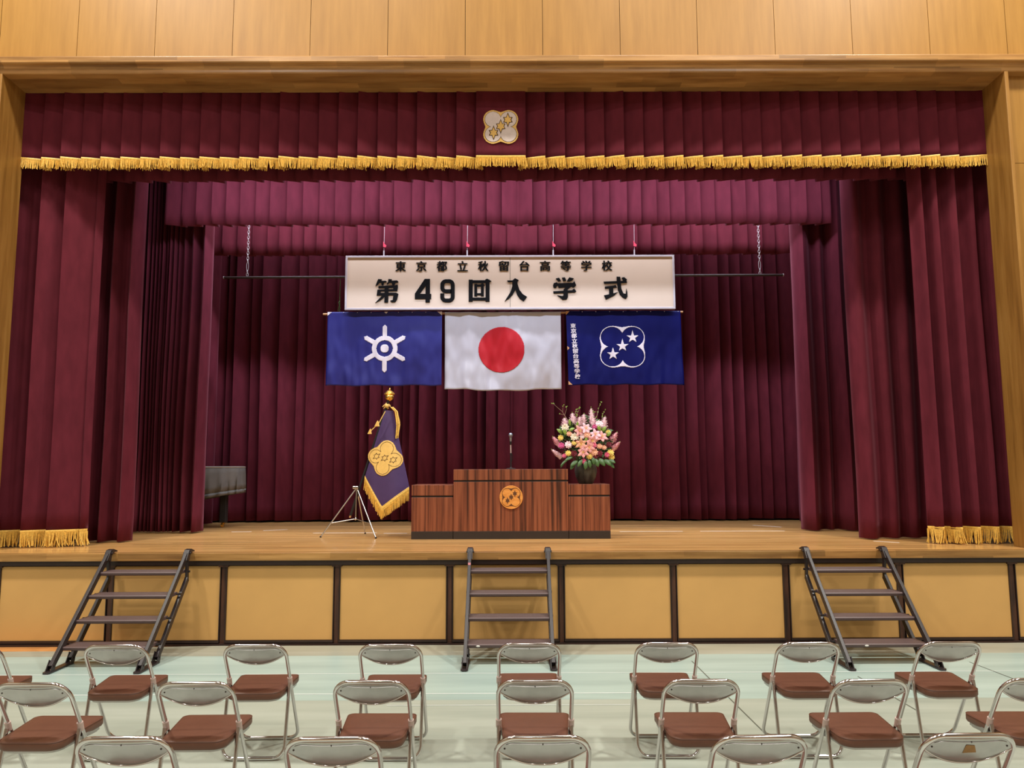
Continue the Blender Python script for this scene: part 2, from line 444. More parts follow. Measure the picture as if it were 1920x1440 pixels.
for (y, x0, x1, wd, m, lab) in ((7.36, -HX+0.3, HX-0.3, 0.012, 'seam_white', 'long white taped seam just behind the feet of the steps'),
                           (6.72, -HX+0.3, 1.2, 0.016, 'seam_white', 'long white taped seam between the steps and the chairs'),
                           (6.40, -1.0, 1.0, 0.010, 'seam_white', 'short white taped seam in front of the central steps')):
    b = MB(); b.box(x0, x1, y-wd/2, y+wd/2, 0.0088, 0.0095)
    tag(b.build('seam_tape', M[m], loc=((x0+x1)/2, y, 0.0088)), lab, 'tape')
for (xa, ya, xb, yb, lab) in ((1.771, 7.78, 1.81, 5.75, 'thin dark joint line running towards the stage, right of the central steps'),
                         (4.45, 7.7, 4.5, 6.9, 'thin dark joint line on the floor beyond the right steps'),
                         (3.14, 7.2, 3.16, 6.2, 'thin dark joint line on the floor at the foot of the right steps')):
    b = MB(); b.bar((xa, ya, 0.0092), (xb, yb, 0.0092), 0.009, 0.0008)
    tag(b.build('floor_joint', M['seam_dark'], loc=(xa, ya, 0.0088)), lab, 'floor joint')
for (x, y, wd, ln, m, lab) in ((-5.0, 7.35, 0.17, 0.05, 'tape_green', 'scrap of yellow-green tape on the floor at the left edge'),
                          (-1.42, 8.2, 0.22, 0.03, 'tape_green', 'green tape end sticking out under the stage front, left of centre'),
                          (-2.75, 8.2, 0.3, 0.03, 'tape_green', 'green tape end under the stage front beside the left steps')):
    b = MB(); b.box(x-wd/2, x+wd/2, y-ln/2, y+ln/2, 0.0092, 0.0102)
    tag(b.build('tape_scrap', M[m], loc=(x, y, 0.009)), lab, 'tape')

# white tape marks on the stage floor
for (x, y, ln, rot, lab) in ((-2.35, 11.05, 0.9, 0, 'long white tape mark on the stage left of the flag tripod'), (-1.62, 10.95, 0.33, 0, 'white tape mark behind the flag tripod'),
                   (-3.5, 11.6, 0.35, 0.5, 'slanting white tape mark near the covered piano'), (-3.9, 11.3, 0.28, 0.1, 'short white tape mark nearer the wing curtain by the piano'),
                   (2.0, 11.1, 0.9, 0, 'white tape mark right of the lectern'), (3.3, 11.1, 1.2, 0, 'long white tape mark towards the right wing curtain'),
                   (3.95, 12.0, 0.5, -0.9, 'slanting white tape mark by the right wing curtain'), (4.55, 9.45, 0.3, -0.8, 'small white tape mark at the foot of the right side curtain')):
    b = MB(); c, s_ = cos(rot)*ln/2, sin(rot)*ln/2
    b.bar((x-c, y-s_, SZ+0.001), (x+c, y+s_, SZ+0.001), 0.032, 0.001)
    tag(b.build('tape_mark', M['tape_white'], loc=(x, y, SZ)), lab, 'tape')

# ------------------------------------------------------------------ curtains
def knife(edges, yc, d, direction, ov=0.05, jit=0.0):
    """knife pleats; direction +1: the leading (front) edge is at the left of each pleat"""
    pts = []
    n = len(edges)-1
    idx = range(n)
    for i in idx:
        a, c = edges[i], edges[i+1]
        dj = d*(1+random.uniform(-jit, jit))
        if direction > 0:
            W_ = c+ov-a
            pts += [(a, yc-dj)]+[(a+W_*q, yc-dj*(1-q)-0.012*sin(pi*q)) for q in (0.1, 0.22, 0.34, 0.46, 0.58, 0.7, 0.82, 0.92, 1.0)]+[(c+ov*0.4, yc-dj*0.35)]
        else:
            W_ = c-a+ov
            pts += [(a-ov*0.4, yc-dj*0.35)]+[(c-W_*q, yc-dj*(1-q)-0.012*sin(pi*q)) for q in (1.0, 0.92, 0.82, 0.7, 0.58, 0.46, 0.34, 0.22, 0.1)]+[(c, yc-dj)]
    return pts

def curtain_mesh(prof, z0, z1, nz, spread=0.0, wob=0.0, seed=0, hem=None, flare=0.0, rip=0.0):
    """prof (x,y) swept upwards; wob: cloth irregularity growing towards the hem; flare: opens the folds towards the hem"""
    rows = []
    xm = sum(p[0] for p in prof)/len(prof); ym = sum(p[1] for p in prof)/len(prof)
    for j in range(nz+1):
        t = j/nz
        z = z0+(z1-z0)*t
        row = []
        for i, (x, y) in enumerate(prof):
            g = wob*(1-t*0.75)
            nx = noise.noise(Vector((x*1.7+seed, z*0.35, 3.1)))*g
            ny = noise.noise(Vector((x*1.3+seed, z*0.3, 9.7)))*g
            if rip: ny += rip*(noise.noise(Vector((x*6.0+seed, z*0.12, 1.3)))+0.6*noise.noise(Vector((x*13.0+seed, z*0.2, 6.3))))*(1.15-0.5*t)
            zz = z
            if j == 0 and hem: zz = z + hem(x)
            row.append((x+nx, ym+(y-ym)*(1+flare*(1-t))+ny, zz))
        rows.append(row)
    b = MB(); b.grid(rows)
    return b, rows

def resample(path, step):
    out = []; acc = 0.0
    for (p, q) in zip(path[:-1], path[1:]):
        p = Vector(p); q = Vector(q); L = (q-p).length
        while acc < L:
            out.append(p+(q-p)*(acc/L)); acc += step
        acc -= L
    return out

def fringe_mesh(path, length, step=0.010, r=0.0045, header=0.02, sway=0.012, mi=0):
    """gold bullion: a header braid and single strands hanging from a path"""
    b = MB()
    hp = [Vector(p) for p in path]
    for dy in (-0.007,):
        b.grid([[p+Vector((0, dy, -0.004)) for p in hp], [p+Vector((0, dy-0.004, header*0.5)) for p in hp], [p+Vector((0, dy, header)) for p in hp]])
    for p in resample(path, step):
        L = length*random.uniform(0.88, 1.04)
        sx, sy = random.gauss(0, sway), random.gauss(0, sway)
        a = p+Vector((0, -0.004, 0)); m_ = a+Vector((sx*0.3, sy*0.3-0.002, -L*0.5)); e = a+Vector((sx, sy, -L))
        v = []
        for q in (a, m_, e):
            for k in range(3):
                t = 2*pi*k/3+0.5
                v.append(q+Vector((cos(t)*r, sin(t)*r, 0)))
        b.add(v, [(0, 1, 4, 3), (1, 2, 5, 4), (2, 0, 3, 5), (3, 4, 7, 6), (4, 5, 8, 7), (5, 3, 6, 8), (8, 7, 6)])
    return b

# --- emblem outlines
def quatre_in(u, v, r=0.45, a=0.45):
    """four overlapping discs around the centre, lobes on the diagonals"""
    for sx in (-1, 1):
        for sy in (-1, 1):
            if (u-sx*a)**2+(v-sy*a)**2 < r*r: return True
    return abs(u)+abs(v) < a+sqrt(max(0.0, r*r-a*a))
def quatre_out(u, v, grow=0.07, k=0.108, a=0.45, r=0.45):
    """the soft outline drawn around the four lobes"""
    q = sum(math.exp(-(hypot(u-sx*a, v-sy*a)-r)/k) for sx in (-1, 1) for sy in (-1, 1))
    return -k*math.log(max(q, 1e-12)) < grow
def in_poly(u, v, poly):
    c = False; n = len(poly); j = n-1
    for i in range(n):
        xi, yi = poly[i]; xj, yj = poly[j]
        if (yi > v) != (yj > v) and u < (xj-xi)*(v-yi)/(yj-yi)+xi: c = not c
        j = i
    return c
def star6(cx, cy, s):
    pts = []
    for k in range(12):
        t = pi/2+k*pi/6
        if k % 2: r = 0.17
        else: r = 0.38 if k % 6 == 0 else 0.27
        pts.append((cx+r*s*cos(t), cy+r*s*sin(t)))
    return pts
def star5(cx, cy, s):
    pts = []
    for k in range(10):
        t = pi/2+k*pi/5
        r = (0.34 if k == 0 else 0.27) if k % 2 == 0 else 0.11
        pts.append((cx+r*s*cos(t), cy+r*s*sin(t)))
    return pts
STARS6 = [star6(0.40, 0.40, 1.0), star6(0.0, 0.02, 1.0), star6(-0.40, -0.36, 1.0)]
STARS5 = [star5(0.45, 0.44, 1.0), star5(0.0, 0.03, 1.0), star5(-0.42, -0.36, 1.0)]

def decal(mask, cx, cz, half, cell, yfun, off, rot=0.0, hz=None):
    """cells of a fine grid that lie inside mask(u,v), laid on the surface y = yfun(x,z)"""
    b = MB(); n = int(2*half/cell); idx = {}
    hz = hz or half
    nz = int(2*hz/cell)
    cr, sr = cos(rot), sin(rot)
    vs = []; fs = []
    def vid(i, j):
        if (i, j) not in idx:
            x = cx-half+i*cell; z = cz-hz+j*cell
            idx[(i, j)] = len(vs); vs.append((x, yfun(x, z)+off, z))
        return idx[(i, j)]
    for i in range(n):
        for j in range(nz):
            x = -half+(i+0.5)*cell; z = -hz+(j+0.5)*cell
            u, v = (x*cr+z*sr)/half, (-x*sr+z*cr)/half
            if mask(u, v): fs.append((vid(i, j), vid(i+1, j), vid(i+1, j+1), vid(i, j+1)))
    b.add(vs, fs)
    return b

# --- border 1: the gold-fringed valance
Y1 = 8.97
PL = 0.2368
le = [-0.399-PL*k for k in range(23, -1, -1)]
re = [0.192+PL*k for k in range(0, 24)]
le[0] = XL-0.02; re[-1] = XR+0.03
profL = knife(le, Y1, 0.105, 1, ov=0.07, jit=0.15)
profR = knife(re, Y1, 0.105, -1, ov=0.07, jit=0.15)
mid = [(-0.399, Y1-0.105), (-0.39, Y1-0.112), (-0.25, Y1-0.108), (-0.1, Y1-0.104), (0.05, Y1-0.108), (0.183, Y1-0.112), (0.192, Y1-0.105)]
prof1 = profL+mid+profR
t = thing('stage_valance', 'pleated maroon valance with a gold fringe and the embroidered crest, hanging frontmost', 'valance', (-0.06, Y1, 5.48))
ZB = 5.60
bm, rows1 = curtain_mesh(prof1, ZB, 6.62, 10, wob=0.006, seed=2, rip=0.004)
bm.build('cloth', M['velvet'], t, smooth=True, angle=50, solid=0.006)
fr = fringe_mesh(rows1[0], 0.115, step=0.0085, r=0.0052, header=0.022)
o = fr.build('fringe', M['gold'], t); o['label'] = 'gold bullion fringe along the hem of the valance'
flat = lambda x, z: Y1-0.123
EM = 0.215
crest = decal(lambda u, v: quatre_out(u, v, 0.07, 0.135), -0.104, 5.975, EM, 0.005, flat, 0.0)
cr = crest.build('crest', M['gold_cloth'], t, solid=0.003); cr['label'] = 'gold and silver four-lobed crest with three stars'
decal(lambda u, v: quatre_in(u, v, 0.462, 0.435), -0.104, 5.975, EM, 0.004, flat, -0.003).build('crest_outline', M['brown_line'], cr, solid=0.001)
decal(lambda u, v: quatre_in(u, v, 0.442, 0.432), -0.104, 5.975, EM, 0.004, flat, -0.005).build('crest_field', M['silver_cloth'], cr, solid=0.001)
for k, st in enumerate(STARS6):
    sx = [0.40, 0.0, -0.40][k]; sz = [0.40, 0.02, -0.36][k]
    big = star6(sx, sz, 1.15); small = star6(sx, sz, 0.88)
    decal(lambda u, v: in_poly(u, v, big), -0.104, 5.975, EM, 0.003, flat, -0.007).build('star_outline', M['brown_line'], cr, solid=0.001)
    decal(lambda u, v: in_poly(u, v, small), -0.104, 5.975, EM, 0.003, flat, -0.009).build('star', M['gold_cloth'], cr, solid=0.001)

# --- plain borders further back
def border(name, label, x0, x1, yc, zb, zt, w_, d, seed, wob):
    random.seed(seed)
    xc = 0.0
    edges = []
    x = x0
    while x < x1-0.05:
        edges.append(x); x += w_*random.uniform(0.86, 1.14)
    edges.append(x1)
    nl = max(1, len([q for q in edges if q < xc]))
    pr = knife(edges[:nl+1], yc, d, 1, ov=0.06, jit=0.35) + knife(edges[nl:], yc, d, -1, ov=0.06, jit=0.35)
    hem = lambda x: 0.012*noise.noise(Vector((x*3.1+seed, 0, 0)))
    b, rows = curtain_mesh(pr, zb, zt, 14, wob=wob, seed=seed, hem=hem, rip=0.014)
    o = b.build(name, M['velvet'], smooth=True, angle=50, solid=0.006, loc=((x0+x1)/2, yc, zb))
    tag(o, label, 'valance')
border('border_curtain', 'dark maroon pleated border, a narrow shaded strip right under the gold fringe', -5.5, 5.35, 9.72, 5.62, 8.2, 0.245, 0.10, 11, 0.014)
border('border_curtain', 'purple-lit pleated border, the upper and longer of the two bright ones', -5.02, 4.70, 10.98, 5.43, 8.2, 0.226, 0.12, 12, 0.014)
border('border_curtain', 'purple-lit pleated border, the lower one partly behind the white sign', -4.86, 4.55, 12.25, 5.34, 8.2, 0.222, 0.11, 13, 0.014)

# --- side curtains: folds given as (width, depth) runs, sharp towards the inner edge
def folds(x0, x1, yc, ws, ds, sharp=1.6, seed=0, direction=1):
    """a row of soft folds, x0 to x1"""
    random.seed(seed)
    tot = sum(ws); pts = []; x = x0
    for w_, d in zip(ws, ds):
        w2 = (x1-x0)*w_/tot
        n = 9
        for k in range(n):
            t = k/n
            tt = t**sharp if direction > 0 else 1-(1-t)**sharp
            pts.append((x+w2*t, yc-d*(0.5-0.5*cos(2*pi*tt))))
        x += w2
    pts.append((x1, yc))
    return pts

def side_curtain(name, label, prof, z0, z1, wob, seed, flare=0.15, fringe=None, cat='curtain', loc=None, hem=None):
    xs = [p[0] for p in prof]; ys = [p[1] for p in prof]
    c = ((min(xs)+max(xs))/2, sum(ys)/len(ys), SZ)
    b, rows = curtain_mesh(prof, z0, z1, 24, wob=wob, seed=seed, flare=flare, hem=hem, rip=0.03 if fringe else 0.024)
    if fringe:
        t = thing(name, label, cat, c)
        b.build('cloth', M['velvet'], t, smooth=True, angle=60, solid=0.006)
        o = fringe_mesh(rows[0], fringe, step=0.011, r=0.0062, header=0.03, sway=0.018).build('fringe', M['gold'], t)
        o['label'] = 'long gold bullion fringe brushing the stage floor'
    else:
        o = b.build(name, M['velvet'], smooth=True, angle=60, solid=0.006, loc=c)
        tag(o, label, cat)

# front pair with gold floor fringe
pf = knife([-6.52, -6.27, -6.00, -5.71, -5.43, -5.16], 9.34, 0.26, 1, ov=0.09, jit=0.15)
side_curtain('front_curtain', 'maroon front curtain with gold floor fringe beside the left end of the frame', pf, 1.165, 7.0, 0.03, 21, 0.0, fringe=0.165)
pf = folds(4.95, 6.25, 9.25, [0.6, 0.8, 1.1, 1.0, 1.0, 1.0], [0.15, 0.18, 0.17, 0.14, 0.13, 0.10], 1.5, 22)
side_curtain('front_curtain', 'maroon front curtain with gold floor fringe beside the right end of the frame', pf, 1.165, 7.0, 0.05, 22, 0.1, fringe=0.165)
# second pair
pf = folds(-5.9, -4.80, 9.88, [1.2, 1, 0.9, 1.0, 1.1], [0.14, 0.16, 0.14, 0.18, 0.16], 1.7, 23)
side_curtain('wing_curtain', 'plain maroon wing curtain directly behind the left fringed curtain', pf, SZ+0.015, 7.2, 0.04, 23, 0.25)
pf = folds(4.40, 6.0, 9.88, [1.1, 1, 1, 1.2, 1.2], [0.15, 0.12, 0.10, 0.12, 0.12], 0.7, 24)
side_curtain('wing_curtain', 'plain maroon wing curtain directly behind the right fringed curtain', pf, SZ+0.015, 7.2, 0.04, 24, 0.25)
# third pair, finely gathered
random.seed(31)
pf = folds(-6.0, -4.43, 11.22, [0.8]*4+[0.45]*12+[0.9, 1.3, 1.4], [0.12]*4+[0.07+0.05*random.random() for _ in range(12)]+[0.12, 0.17, 0.2], 1.6, 25)
side_curtain('wing_curtain', 'finely gathered maroon wing curtain in front of the covered piano', pf, SZ+0.02, 7.2, 0.05, 25, 0.3)
pf = folds(4.2, 6.0, 11.22, [1.3, 0.7, 1.2, 0.35, 0.3, 0.4, 0.5, 0.6, 0.7, 0.7], [0.2, 0.1, 0.2, 0.07, 0.06, 0.1, 0.12, 0.12, 0.1, 0.1], 0.65, 26)
side_curtain('wing_curtain', 'gathered maroon wing curtain, innermost tall one right of the sign', pf, SZ+0.015, 7.2, 0.05, 26, 0.3)
# fourth pair, hardly visible
pf = folds(-6.2, -4.92, 12.80, [1]*6, [0.14]*6, 1.6, 27)
side_curtain('wing_curtain', 'maroon wing curtain behind the covered piano, showing as a narrow bright fold', pf, SZ+0.02, 7.2, 0.03, 27, 0.2)
pf = folds(4.78, 6.2, 12.80, [1]*6, [0.14]*6, 0.7, 28)
side_curtain('wing_curtain', 'maroon wing curtain farthest back on the right, mostly hidden', pf, SZ+0.02, 7.2, 0.03, 28, 0.2)
# back curtain, one continuous drop
random.seed(41)
ed = [0.03]
while ed[-1] < 6.3: ed.append(ed[-1]+random.choice((0.15, 0.2, 0.24, 0.27, 0.3)))
el = [0.03]
while el[-1] > -6.3: el.append(el[-1]-random.choice((0.15, 0.2, 0.24, 0.27, 0.3)))
pf = knife(el[::-1], 13.40, 0.19, 1, ov=0.03, jit=0.5) + knife(ed, 13.40, 0.19, -1, ov=0.03, jit=0.5)
side_curtain('back_curtain', 'wide maroon back curtain in deep folds closing the rear of the stage', pf, SZ+0.03, 7.3, 0.03, 42, 0.15, hem=lambda x: 0.012*noise.noise(Vector((x*2.3, 5, 0))))

# ------------------------------------------------------------------ batten, sign, wires
t = thing('batten_pipe', 'long dark pipe hanging on two chains behind the white sign', 'pipe', (-0.1, 12.0, 4.93))
b = MB(); b.tube([(-4.56, 12.0, 4.93), (4.365, 12.0, 4.945)], 0.021, 12); b.build('pipe', M['dark_frame'], t, smooth=True)
for xs in (-4.56, 4.365):
    b = MB(); b.tube([(xs-0.006, 12.0, 4.93 if xs < 0 else 4.945), (xs+0.006, 12.0, 4.93 if xs < 0 else 4.945)], 0.023, 12); b.build('end_cap', M['alu'], t)
for xs in (-4.19, 3.995):
    b = MB()
    z = 4.95
    k = 0
    while z < 6.9:
        L = 0.15 if k == 2 else 0.055
        h = L/2
        ring = []
        for q in range(13):
            a = 2*pi*q/12
            dx, dz = cos(a)*0.016, sin(a)*h
            ring.append((xs+(dx if k % 2 == 0 else 0), 12.0+(0 if k % 2 == 0 else dx), z+h+dz))
        b.tube(ring, 0.0045, 5, cap=False)
        z += L-0.012; k += 1
    b.build('chain', M['alu'], t, smooth=True)

SX0, SX1, SZ0, SZ1, SY = -2.6, 2.605, 4.375, 5.245, 11.9
ROT = math.atan2(0.028, 5.2)
t = thing('ceremony_sign', 'long white hanging sign board with two lines of black lettering', 'sign', (0, SY, SZ0))
b = MB(); b.box(SX0+0.015, SX1-0.015, SY-0.012, SY+0.03, SZ0+0.015, SZ1-0.015); b.build('board', M['board_white'], t)
b = MB()
for (x0, x1, z0, z1) in ((SX0, SX1, SZ1-0.03, SZ1), (SX0, SX1, SZ0, SZ0+0.03), (SX0, SX0+0.03, SZ0+0.03, SZ1-0.03), (SX1-0.03, SX1, SZ0+0.03, SZ1-0.03)):
    b.box(x0, x1, SY-0.028, SY+0.03, z0, z1)
b.build('sign_frame', M['alu'], t, bevel=0.003)
b = MB(); b.box(0.0, 0.006, SY-0.0135, SY-0.011, SZ0+0.03, SZ1-0.03); b.build('board_joint', M['seam_dark'], t)

def text_mesh(ch, size, offset, extrude):
    cu = bpy.data.curves.new('txt', 'FONT'); cu.body = ch; cu.size = 1.0
    cu.offset = offset; cu.extrude = 0.0; cu.align_x = 'LEFT'; cu.resolution_u = 3
    ob = bpy.data.objects.new('txt', cu); COL.objects.link(ob)
    dg = bpy.context.evaluated_depsgraph_get()
    me = bpy.data.meshes.new_from_object(ob.evaluated_get(dg))
    vs = [v.co.copy() for v in me.vertices]; fs = [tuple(p.vertices) for p in me.polygons]
    bpy.data.objects.remove(ob); bpy.data.curves.remove(cu); bpy.data.meshes.remove(me)
    xs = [v.x for v in vs]; ys = [v.y for v in vs]
    cx, cy = (min(xs)+max(xs))/2, (min(ys)+max(ys))/2
    sw, sh = max(xs)-min(xs), max(ys)-min(ys)
    return [((v.x-cx)/sw, (v.y-cy)/sh) for v in vs], fs

def put_text(b, ch, x, z, w_, h, yfun, offs, bold, dxs=(0,)):
    vs, fs = text_mesh(ch, 1, bold, 0)
    for k, dx in enumerate(dxs):
        b.add([(x+u*w_+dx, yfun(x+u*w_, z+v*h)+offs-0.0008*k, z+v*h) for u, v in vs], fs)

SCHOOL = '東京都立秋留台高等学校'
for i, ch in enumerate(SCHOOL):
    b = MB()
    x = -1.728+i*3.266/10
    put_text(b, ch, x, 5.075, 0.155 if ch not in '台' else 0.15, 0.163, lambda x, z: SY-0.013, -0.004, 0.006, (-0.006, 0.0, 0.006))
    b.build('character', M['ink'], t, solid=0.004)

# big characters, drawn stroke by stroke (x right, y down in the unit of a 270-unit square)
def ctr(poly): return poly
BIG = {
 '第': [[(30,0),(74,4),(56,30),(22,72),(0,78),(14,40)], [(48,22),(118,20),(132,34),(118,40),(44,46)], [(66,44),(98,44),(92,72),(72,72)],
        [(150,0),(192,4),(174,34),(142,62),(128,60),(146,34)], [(168,22),(250,16),(268,34),(252,44),(164,46)], [(188,44),(232,44),(222,70),(196,72)],
        [(36,80),(230,74),(258,66),(262,92),(254,140),(22,142),(24,122),(206,118),(208,102),(34,106)], [(22,142),(66,142),(58,160),(240,158),(268,172),(252,240),(232,266),(190,268),(172,250),(204,240),(210,188),(16,190)],
        [(108,76),(152,76),(150,270),(106,270)], [(84,188),(112,190),(92,220),(50,250),(0,274),(44,228)]],
 '回': [[(0,10),(44,0),(44,14),(200,14),(214,0),(256,26),(240,42),(240,262),(194,262),(194,252),(44,252),(44,262),(0,262)]],
 '入': [[(30,26),(92,26),(122,0),(166,22),(150,44),(152,70),(172,134),(212,186),(262,218),(246,240),(222,272),(176,240),(146,196),(126,138),(92,196),(50,240),(0,270),(36,214),(70,158),(90,96),(90,44),(40,46)]],
 '学': [[(36,14),(74,4),(96,40),(66,52)], [(106,4),(140,0),(156,40),(120,48)], [(190,0),(242,12),(222,38),(190,52),(160,46)],
        [(14,66),(46,58),(60,70),(232,64),(246,44),(268,92),(246,116),(222,120),(232,96),(52,98),(36,124),(12,122),(4,94)],
        [(62,96),(182,92),(206,80),(232,104),(206,114),(174,136),(168,152),(220,150),(242,130),(268,162),(254,176),(172,180),(172,230),(158,256),(112,262),(86,240),(50,210),(112,218),(122,210),(122,184),(10,188),(6,162),(124,156),(124,140),(150,118),(68,124)]],
 '式': [[(0,58),(150,52),(150,0),(192,2),(194,52),(262,48),(268,72),(196,78),(202,146),(224,196),(250,202),(258,138),(268,180),(270,232),(252,260),(222,252),(182,212),(160,150),(154,80),(4,84)],
        [(206,12),(236,6),(268,34),(252,56),(222,48)], [(12,116),(112,106),(136,98),(152,128),(108,134),(108,196),(160,180),(120,220),(80,240),(22,268),(0,218),(60,206),(60,138),(14,142)]],
}
HOLES = {'回': [[(44,40),(194,40),(194,222),(44,222)]]}
def big_char(ch, x, z, w_, h):
    b = MB()
    yb = SY-0.013
    polys = BIG[ch]
    X = lambda p: (x-w_/2+p[0]/270*w_, z+h/2-p[1]/270*h)
    for k, p in enumerate(polys):
        b.prism([X(q) for q in p], 'y', yb-0.010-0.0006*k, yb+0.0005)
    b.build('large_character', M['ink'], t)
yb = SY-0.013
big_char('第', -1.938, 4.68, 0.365, 0.378)
big_char('入', 0.098, 4.69, 0.365, 0.372)
big_char('学', 0.862, 4.70, 0.375, 0.375)
big_char('式', 1.667, 4.71, 0.372, 0.372)
# 4
b = MB()
b.box(-1.330, -1.262, yb-0.010, yb, 4.49, 4.868)
b.box(-1.498, -1.242, yb-0.0106, yb, 4.545, 4.628)
b.prism([(-1.345, 4.868), (-1.300, 4.868), (-1.300, 4.80), (-1.432, 4.61), (-1.498, 4.61), (-1.498, 4.632)], 'y', yb-0.0112, yb)
b.build('large_character', M['ink'], t)
b = MB()
# 9 : outer rounded frame built from bars and quarter rings
def ring_part(cx, cz, r0, r1, a0, a1):
    outer = arc(cx, cz, r1, a0, a1, 8); inner = arc(cx, cz, r0, a1, a0, 8)
    b.prism(outer+inner, 'y', yb-0.0108, yb)
x0, x1, z0, z1 = -1.098, -0.872, 4.49, 4.862
R1, R0 = 0.09, 0.028
for cx, a in ((x0+R1, pi/2), (x1-R1, 0)):
    ring_part(cx, z1-R1, R0, R1, a, a+pi/2)
for cx, a in ((x0+R1, pi), (x1-R1, 3*pi/2)):
    ring_part(cx, z0+R1, R0, R1, a, a+pi/2)
ring_part(x0+R1, 4.658+R1-0.02, R0, R1, pi, 3*pi/2)
b.box(x0+R1, x1-R1, yb-0.010, yb, z1-0.062, z1); b.box(x0+R1, x1-R1, yb-0.010, yb, z0, z0+0.062)
b.box(x1-0.062, x1, yb-0.010, yb, z0+R1, z1-R1); b.box(x0, x0+0.062, yb-0.010, yb, 4.715, z1-R1)
b.box(x0+R1, x1-0.05, yb-0.010, yb, 4.638, 4.70); b.box(x0, x0+0.062, yb-0.010, yb, z0+R1, z0+0.145)
b.build('large_character', M['ink'], t)
b = MB()
# 回 as two frames
def frame_char(x0, x1, z0, z1, tx, tz):
    b.box(x0, x0+tx, yb-0.010, yb, z0, z1); b.box(x1-tx, x1, yb-0.0104, yb, z0, z1)
    b.box(x0+tx, x1-tx, yb-0.010, yb, z1-tz-0.01, z1-0.01); b.box(x0+tx, x1-tx, yb-0.010, yb, z0+0.018, z0+0.018+tz)
frame_char(-0.650, -0.322, 4.50, 4.855, 0.062, 0.048)
b.prism([(-0.39, 4.855), (-0.36, 4.87), (-0.292, 4.83), (-0.322, 4.81), (-0.39, 4.81)], 'y', yb-0.0108, yb)
frame_char(-0.562, -0.412, 4.585, 4.785, 0.045, 0.034)
b.prism([(-0.46, 4.785), (-0.43, 4.795), (-0.395, 4.765), (-0.412, 4.75), (-0.46, 4.75)], 'y', yb-0.0108, yb)
b.build('large_character', M['ink'], t)

for i, xs in enumerate((-2.0, -0.677, 0.689, 1.978)):
    z = SZ1
    t = thing('hanging_wire', ('thin wire with a red tag holding up the sign, leftmost of four', 'thin wire with a red tag holding up the sign, second from left',
              'thin wire with a red tag holding up the sign, second from right', 'thin wire with a red tag holding up the sign, rightmost of four')[i], 'wire', (xs, SY, z), 'wires holding the sign')
    b = MB(); b.tube([(xs, SY, z-0.004), (xs+0.005, SY, z+0.5), (xs, SY, 8.2)], 0.003, 6); b.build('cable', M['alu'], t, smooth=True)
    b = MB(); b.tube([(xs, SY, z+0.002), (xs, SY, z+0.09)], 0.011, 8); b.build('turnbuckle', M['alu'], t, smooth=True)
    b = MB(); b.prism([(xs-0.012, z+0.15), (xs+0.03, z+0.14), (xs+0.04, z+0.17), (xs+0.01, z+0.2), (xs-0.01, z+0.24)], 'y', SY-0.012, SY-0.004); b.build('tag', M['red_bit'], t)

# ------------------------------------------------------------------ the three flags
FY = 11.97
def flag_y(seed, amp):
    def f(x, z):
        top = 4.36
        h = min(1.0, max(0.0, (top-z)/1.2))
        v = Vector((x*2.2+seed, z*0.9, seed))
        a = noise.noise(v)*0.9 + 0.6*noise.noise(Vector((x*5.5+seed, z*1.2, 7.0))) + 0.22*noise.noise(Vector((x*12, z*4+seed, 2.0)))
        return FY + amp*(0.25+0.75*h)*a
    return f
def flag(label, x0, x1, z0, z1, mat, seed, amp, slx=0.0, sag=0.0):
    t = thing('hanging_flag', label, 'flag', ((x0+x1)/2, FY, z0), 'flags below the sign')
    fy = flag_y(seed, amp)
    nx, nz = 72, 50
    rows = []
    for j in range(nz+1):
        q = j/nz; row = []
        for i in range(nx+1):
            p = i/nx
            x = x0+(x1-x0)*p + slx*(1-q)
            z = z0+(z1-z0)*q - sag*(1-q)*sin(pi*p) - 0.008*(1-q)*sin(p*19+seed)
            row.append((x, fy(x, z), z))
        rows.append(row)
    b = MB(); b.grid(rows); b.build('cloth', mat, t, smooth=True, solid=0.003)
    g = MB()
    n = 8
    for i in range(n+1):
        x = x0+0.04+(x1-x0-0.08)*i/n
        g.ball((x, FY-0.014, z1-0.012), 0.007, 6, 5)
    g.build('eyelet', M['alu'], t)
    return t, fy
def patch(t, pts, fy, mat):
    b = MB(); b.add([(x, fy(x, z)-0.006, z) for x, z in pts], [tuple(range(len(pts)))]); return b.build('corner_patch', mat, t, solid=0.002)

t, fy = flag('violet-blue flag with a white six-rayed ring emblem', -2.886, -1.075, 3.185, 4.362, M['flag_violet'], 3.0, 0.085)
def tokyo(u, v):
    r = hypot(u, v)
    if r < 0.175: return True
    if 0.345 < r < 0.535: return True
    for k in range(6):
        a = pi/2+k*pi/3
        al = u*cos(a)+v*sin(a); ac = abs(-u*sin(a)+v*cos(a))
        if 0.45 < al < 1.0 and ac < min(0.093, (1.0-al)*1.1): return True
    return False
o = decal(tokyo, -1.977, 3.773, 0.378, 0.007, fy, -0.006).build('emblem', M['white_print'], t, smooth=True, solid=0.001); o['label'] = 'white ring emblem with six rays'
for p in ([(-2.886, 4.36), (-2.82, 4.36), (-2.886, 4.30)], [(-1.15, 4.36), (-1.075, 4.36), (-1.075, 4.30)], [(-1.99, 4.36), (-1.93, 4.36), (-1.96, 4.33)]):
    patch(t, p, fy, M['white_print'])
t, fy = flag('white flag with a large red disc, hanging in the middle', -1.03, 0.803, 3.13, 4.352, M['flag_white'], 8.0, 0.10, slx=0.0, sag=0.03)
o = decal(lambda u, v: u*u+v*v < 1, -0.137, 3.75, 0.362, 0.007, fy, -0.006).build('disc', M['flag_red'], t, smooth=True, solid=0.001); o['label'] = 'large red disc'
